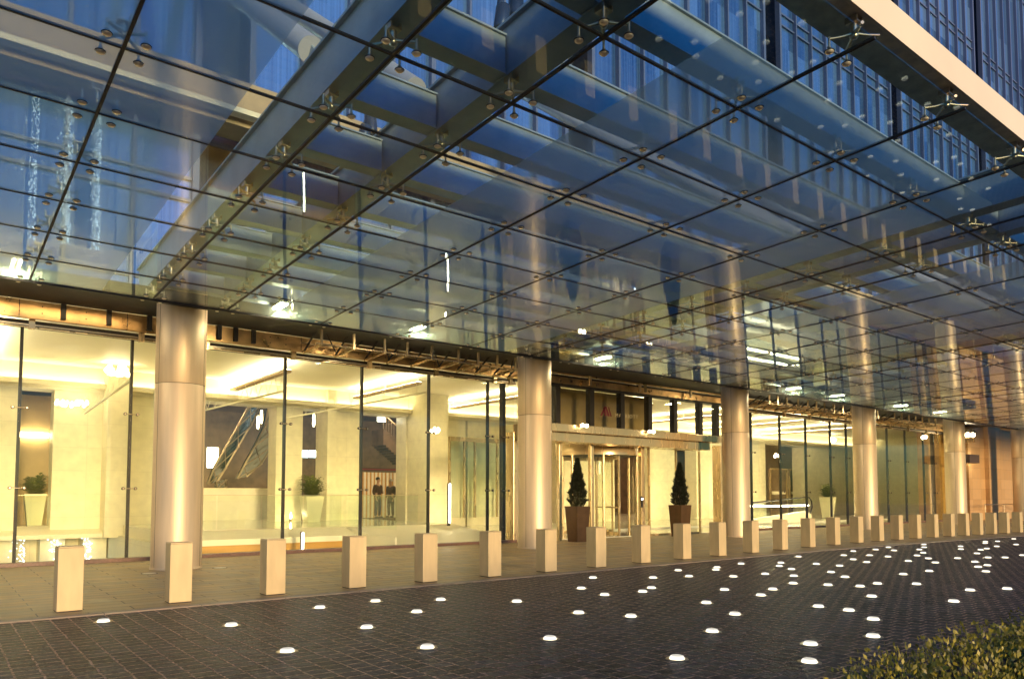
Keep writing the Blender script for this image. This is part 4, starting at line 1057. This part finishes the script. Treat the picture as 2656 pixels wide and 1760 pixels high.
# ---------------------------------------------------------------- hotel tower above
TY = 20.0
tower = empty('hotel_tower', (20, 20, 0), 'blue glass hotel tower rising behind and above the canopy', 'building')
def tpart(mb, name):
    o = mb.build(name, None); o.parent = tower; o.matrix_parent_inverse = Matrix.Translation((-20, -20, 0)); return o
ZB = [6.4, 9.15, 17.1, 25.05, 33.0, 40.95, 48.9, 56.8, 64.7]
bays = []                                            # (recess x0, x1, [mullion xs])
k0 = 5.1-12.95*2
win = []; mull = []; rec = []
for b in range(0, 10):
    x = k0+12.95*b
    rec.append((x, x+1.4)); xs = [x+1.4+1.444*i for i in range(9)]
    for i in range(8): win.append((xs[i], xs[i+1]))
    mull += [(v, .09 if i not in (0, 4, 8) else .16) for i, v in enumerate(xs)]
wl_ = []
for (a, b) in win:
    for i in range(len(ZB)-1):
        wl_.append((a, b, ZB[i]+.56, ZB[i+1]))
def wkey(w):
    c = Vector(((w[0]+w[1])/2, TY, (w[2]+w[3])/2-CAMZ)); d = c.dot(FW)
    if d < 1: return 1e6
    u, v_ = c.dot(RX)/d, c.dot(UP)/d
    return d if abs(u) < .72 and v_ < .63 else 1e5+d
wl_.sort(key=wkey)
for a, b, z0, z1 in wl_[:100]:
    q = MB(); q.box(a+.04, b-.04, TY, TY+.05, z0+.03, z1-.03, M_tower); tpart(q, 'window')
q = MB()
for a, b, z0, z1 in wl_[100:]: q.box(a+.04, b-.04, TY, TY+.05, z0+.03, z1-.03, M_tower)
tag(tpart(q, 'window'), kind='stuff')
X0, X1 = k0, k0+129.5
q = MB()
for (v, w) in mull: q.box(v-w/2, v+w/2, TY-.20, TY+.06, 6.3, ZB[-1]+.6, M_mull)
tag(tpart(q, 'mullion'), kind=None)
for i, z in enumerate(ZB[:-1]):
    q = MB()
    for b in range(10):
        x = k0+12.95*b+1.4
        q.box(x, x+11.55, TY-.09, TY+.06, z-.05, z+.03, M_mull); q.box(x, x+11.55, TY-.085, TY+.055, z+.53, z+.61, M_mull)
        q.box(x, x+11.55, TY+.0, TY+.07, z+.03, z+.53, M_tower)
    tpart(q, 'spandrel')
for a, b in rec:
    q = MB(); q.box(a, b, TY+1.0, TY+1.2, 6.3, ZB[-1], M_tower_band); q.box(a-.05, a, TY+.07, TY+1.0, 6.3, ZB[-1], M_tower_band); q.box(b, b+.05, TY+.07, TY+1.0, 6.3, ZB[-1], M_tower_band)
    for z in ZB: q.box(a, b, TY+.9, TY+1.0, z, z+.55, M_mull)
    tpart(q, 'recess')
q = MB(); q.box(X0, X1, TY+1.2, TY+20, 6.3, ZB[-1]+1, M_tower_band); tpart(q, 'core_wall')
# ledge of pale stone above the canopy, with a lower soffit step; its lit bottom edge is put in as cream
q = MB(); q.box(X0, X1, 18.55, TY-.2, 11.25, 12.0, M_ledge); q.box(X0, X1, 18.45, 18.75, 11.12, 11.25, M_fascia); q.box(X0, X1, 18.9, TY-.2, 11.0, 11.25, M_ledge)
tpart(q, 'ledge')
q = MB(); q.box(X0, X1, 18.9, 19.9, 6.12, 6.38, M_ledge); tpart(q, 'podium_edge')
for b in range(2, 9):
    q = MB(); x = k0+12.95*b+2.2
    q.box(x, x+7.6, 19.3, TY-.2, 9.2, 9.32, M_mull); tpart(q, 'sunshade')

# ---------------------------------------------------------------- stone wall, side door, sign lamp at far right
st_w = empty('stone_wall', (50.2, 18.6, 0), 'brown stone block wall at the far right end of the forecourt', 'wall')
q = MB(); q.box(0, 30, 0, 3, 0, 6.05, M_stone); q.build('wall_body', st_w)
q = MB(); q.box(2.5, 4.6, -.25, 0, 0, 6.0, M_stone); q.build('pier', st_w)
q = MB(); q.box(-.1, 12, -.5, .2, 6.05, 6.2, M_dark); q.build('coping', st_w)
sd2 = empty('side_door', (47.9, 18.95, .012), 'narrow glazed bronze side door between the fifth column and stone wall', 'door')
q = MB(); q.box(.1, 2.1, 0, .05, .1, 3.3, M_pane); q.build('pane', sd2)
q = MB()
for x in (0, 1.05, 2.1): q.box(x-.05, x+.05, -.04, .08, 0, 3.4, M_bronze)
q.box(0, 2.1, -.03, .07, 3.3, 3.42, M_bronze); q.box(0, 2.1, -.03, .07, 0, .1, M_bronze); q.build('frame', sd2)
q = MB(); q.box(0, 2.1, .3, .4, 0, 5.3, M_amber); q.build('lining', sd2)
sg = empty('lamp_box', (48.4, 18.2, 4.75), 'round brass lamp box with three lit bulbs over the side door', 'lamp')
q = MB(); q.lathe([(0, 0), (1.0, 0), (1.0, .75), (0, .75)], .6, .6, M_bronze, 32); q.build('drum', sg)
for i in range(3):
    a = R(215+22*i); q = MB(); q.ball((.6+1.02*math.cos(a), .6+1.02*math.sin(a), .4), .12, .12, .12, E_tube, 8); q.build('bulb', sg)
hb = empty('wall_lamp', (49.2, 17.9, 3.5), 'dark box lamp with a lit end on the wall beyond the fifth column', 'lamp')
q = MB(); q.box(-.7, .75, 0, .6, 0, .5, M_jacket2); q.build('housing', hb); q = MB(); q.box(.75, .8, .05, .55, .02, .48, E_panel); q.build('lamp_face', hb)
rl = empty('handrail', (50.5, 17.2, .012), 'thin metal handrail in front of the brown stone wall', 'handrail')
q = MB(); q.tube([(-2, 0, 1.0), (5, 0, 1.0), (8, 0, .35)], .025, M_stainless, 8); q.tube([(4.5, 0, .75), (8, 0, .1)], .02, M_stainless, 8); q.build('rail', rl)
for x in (-1.9, 1, 4):
    q = MB(); q.tube([(x, 0, 0), (x, 0, 1.0)], .022, M_stainless, 8); q.build('post', rl)
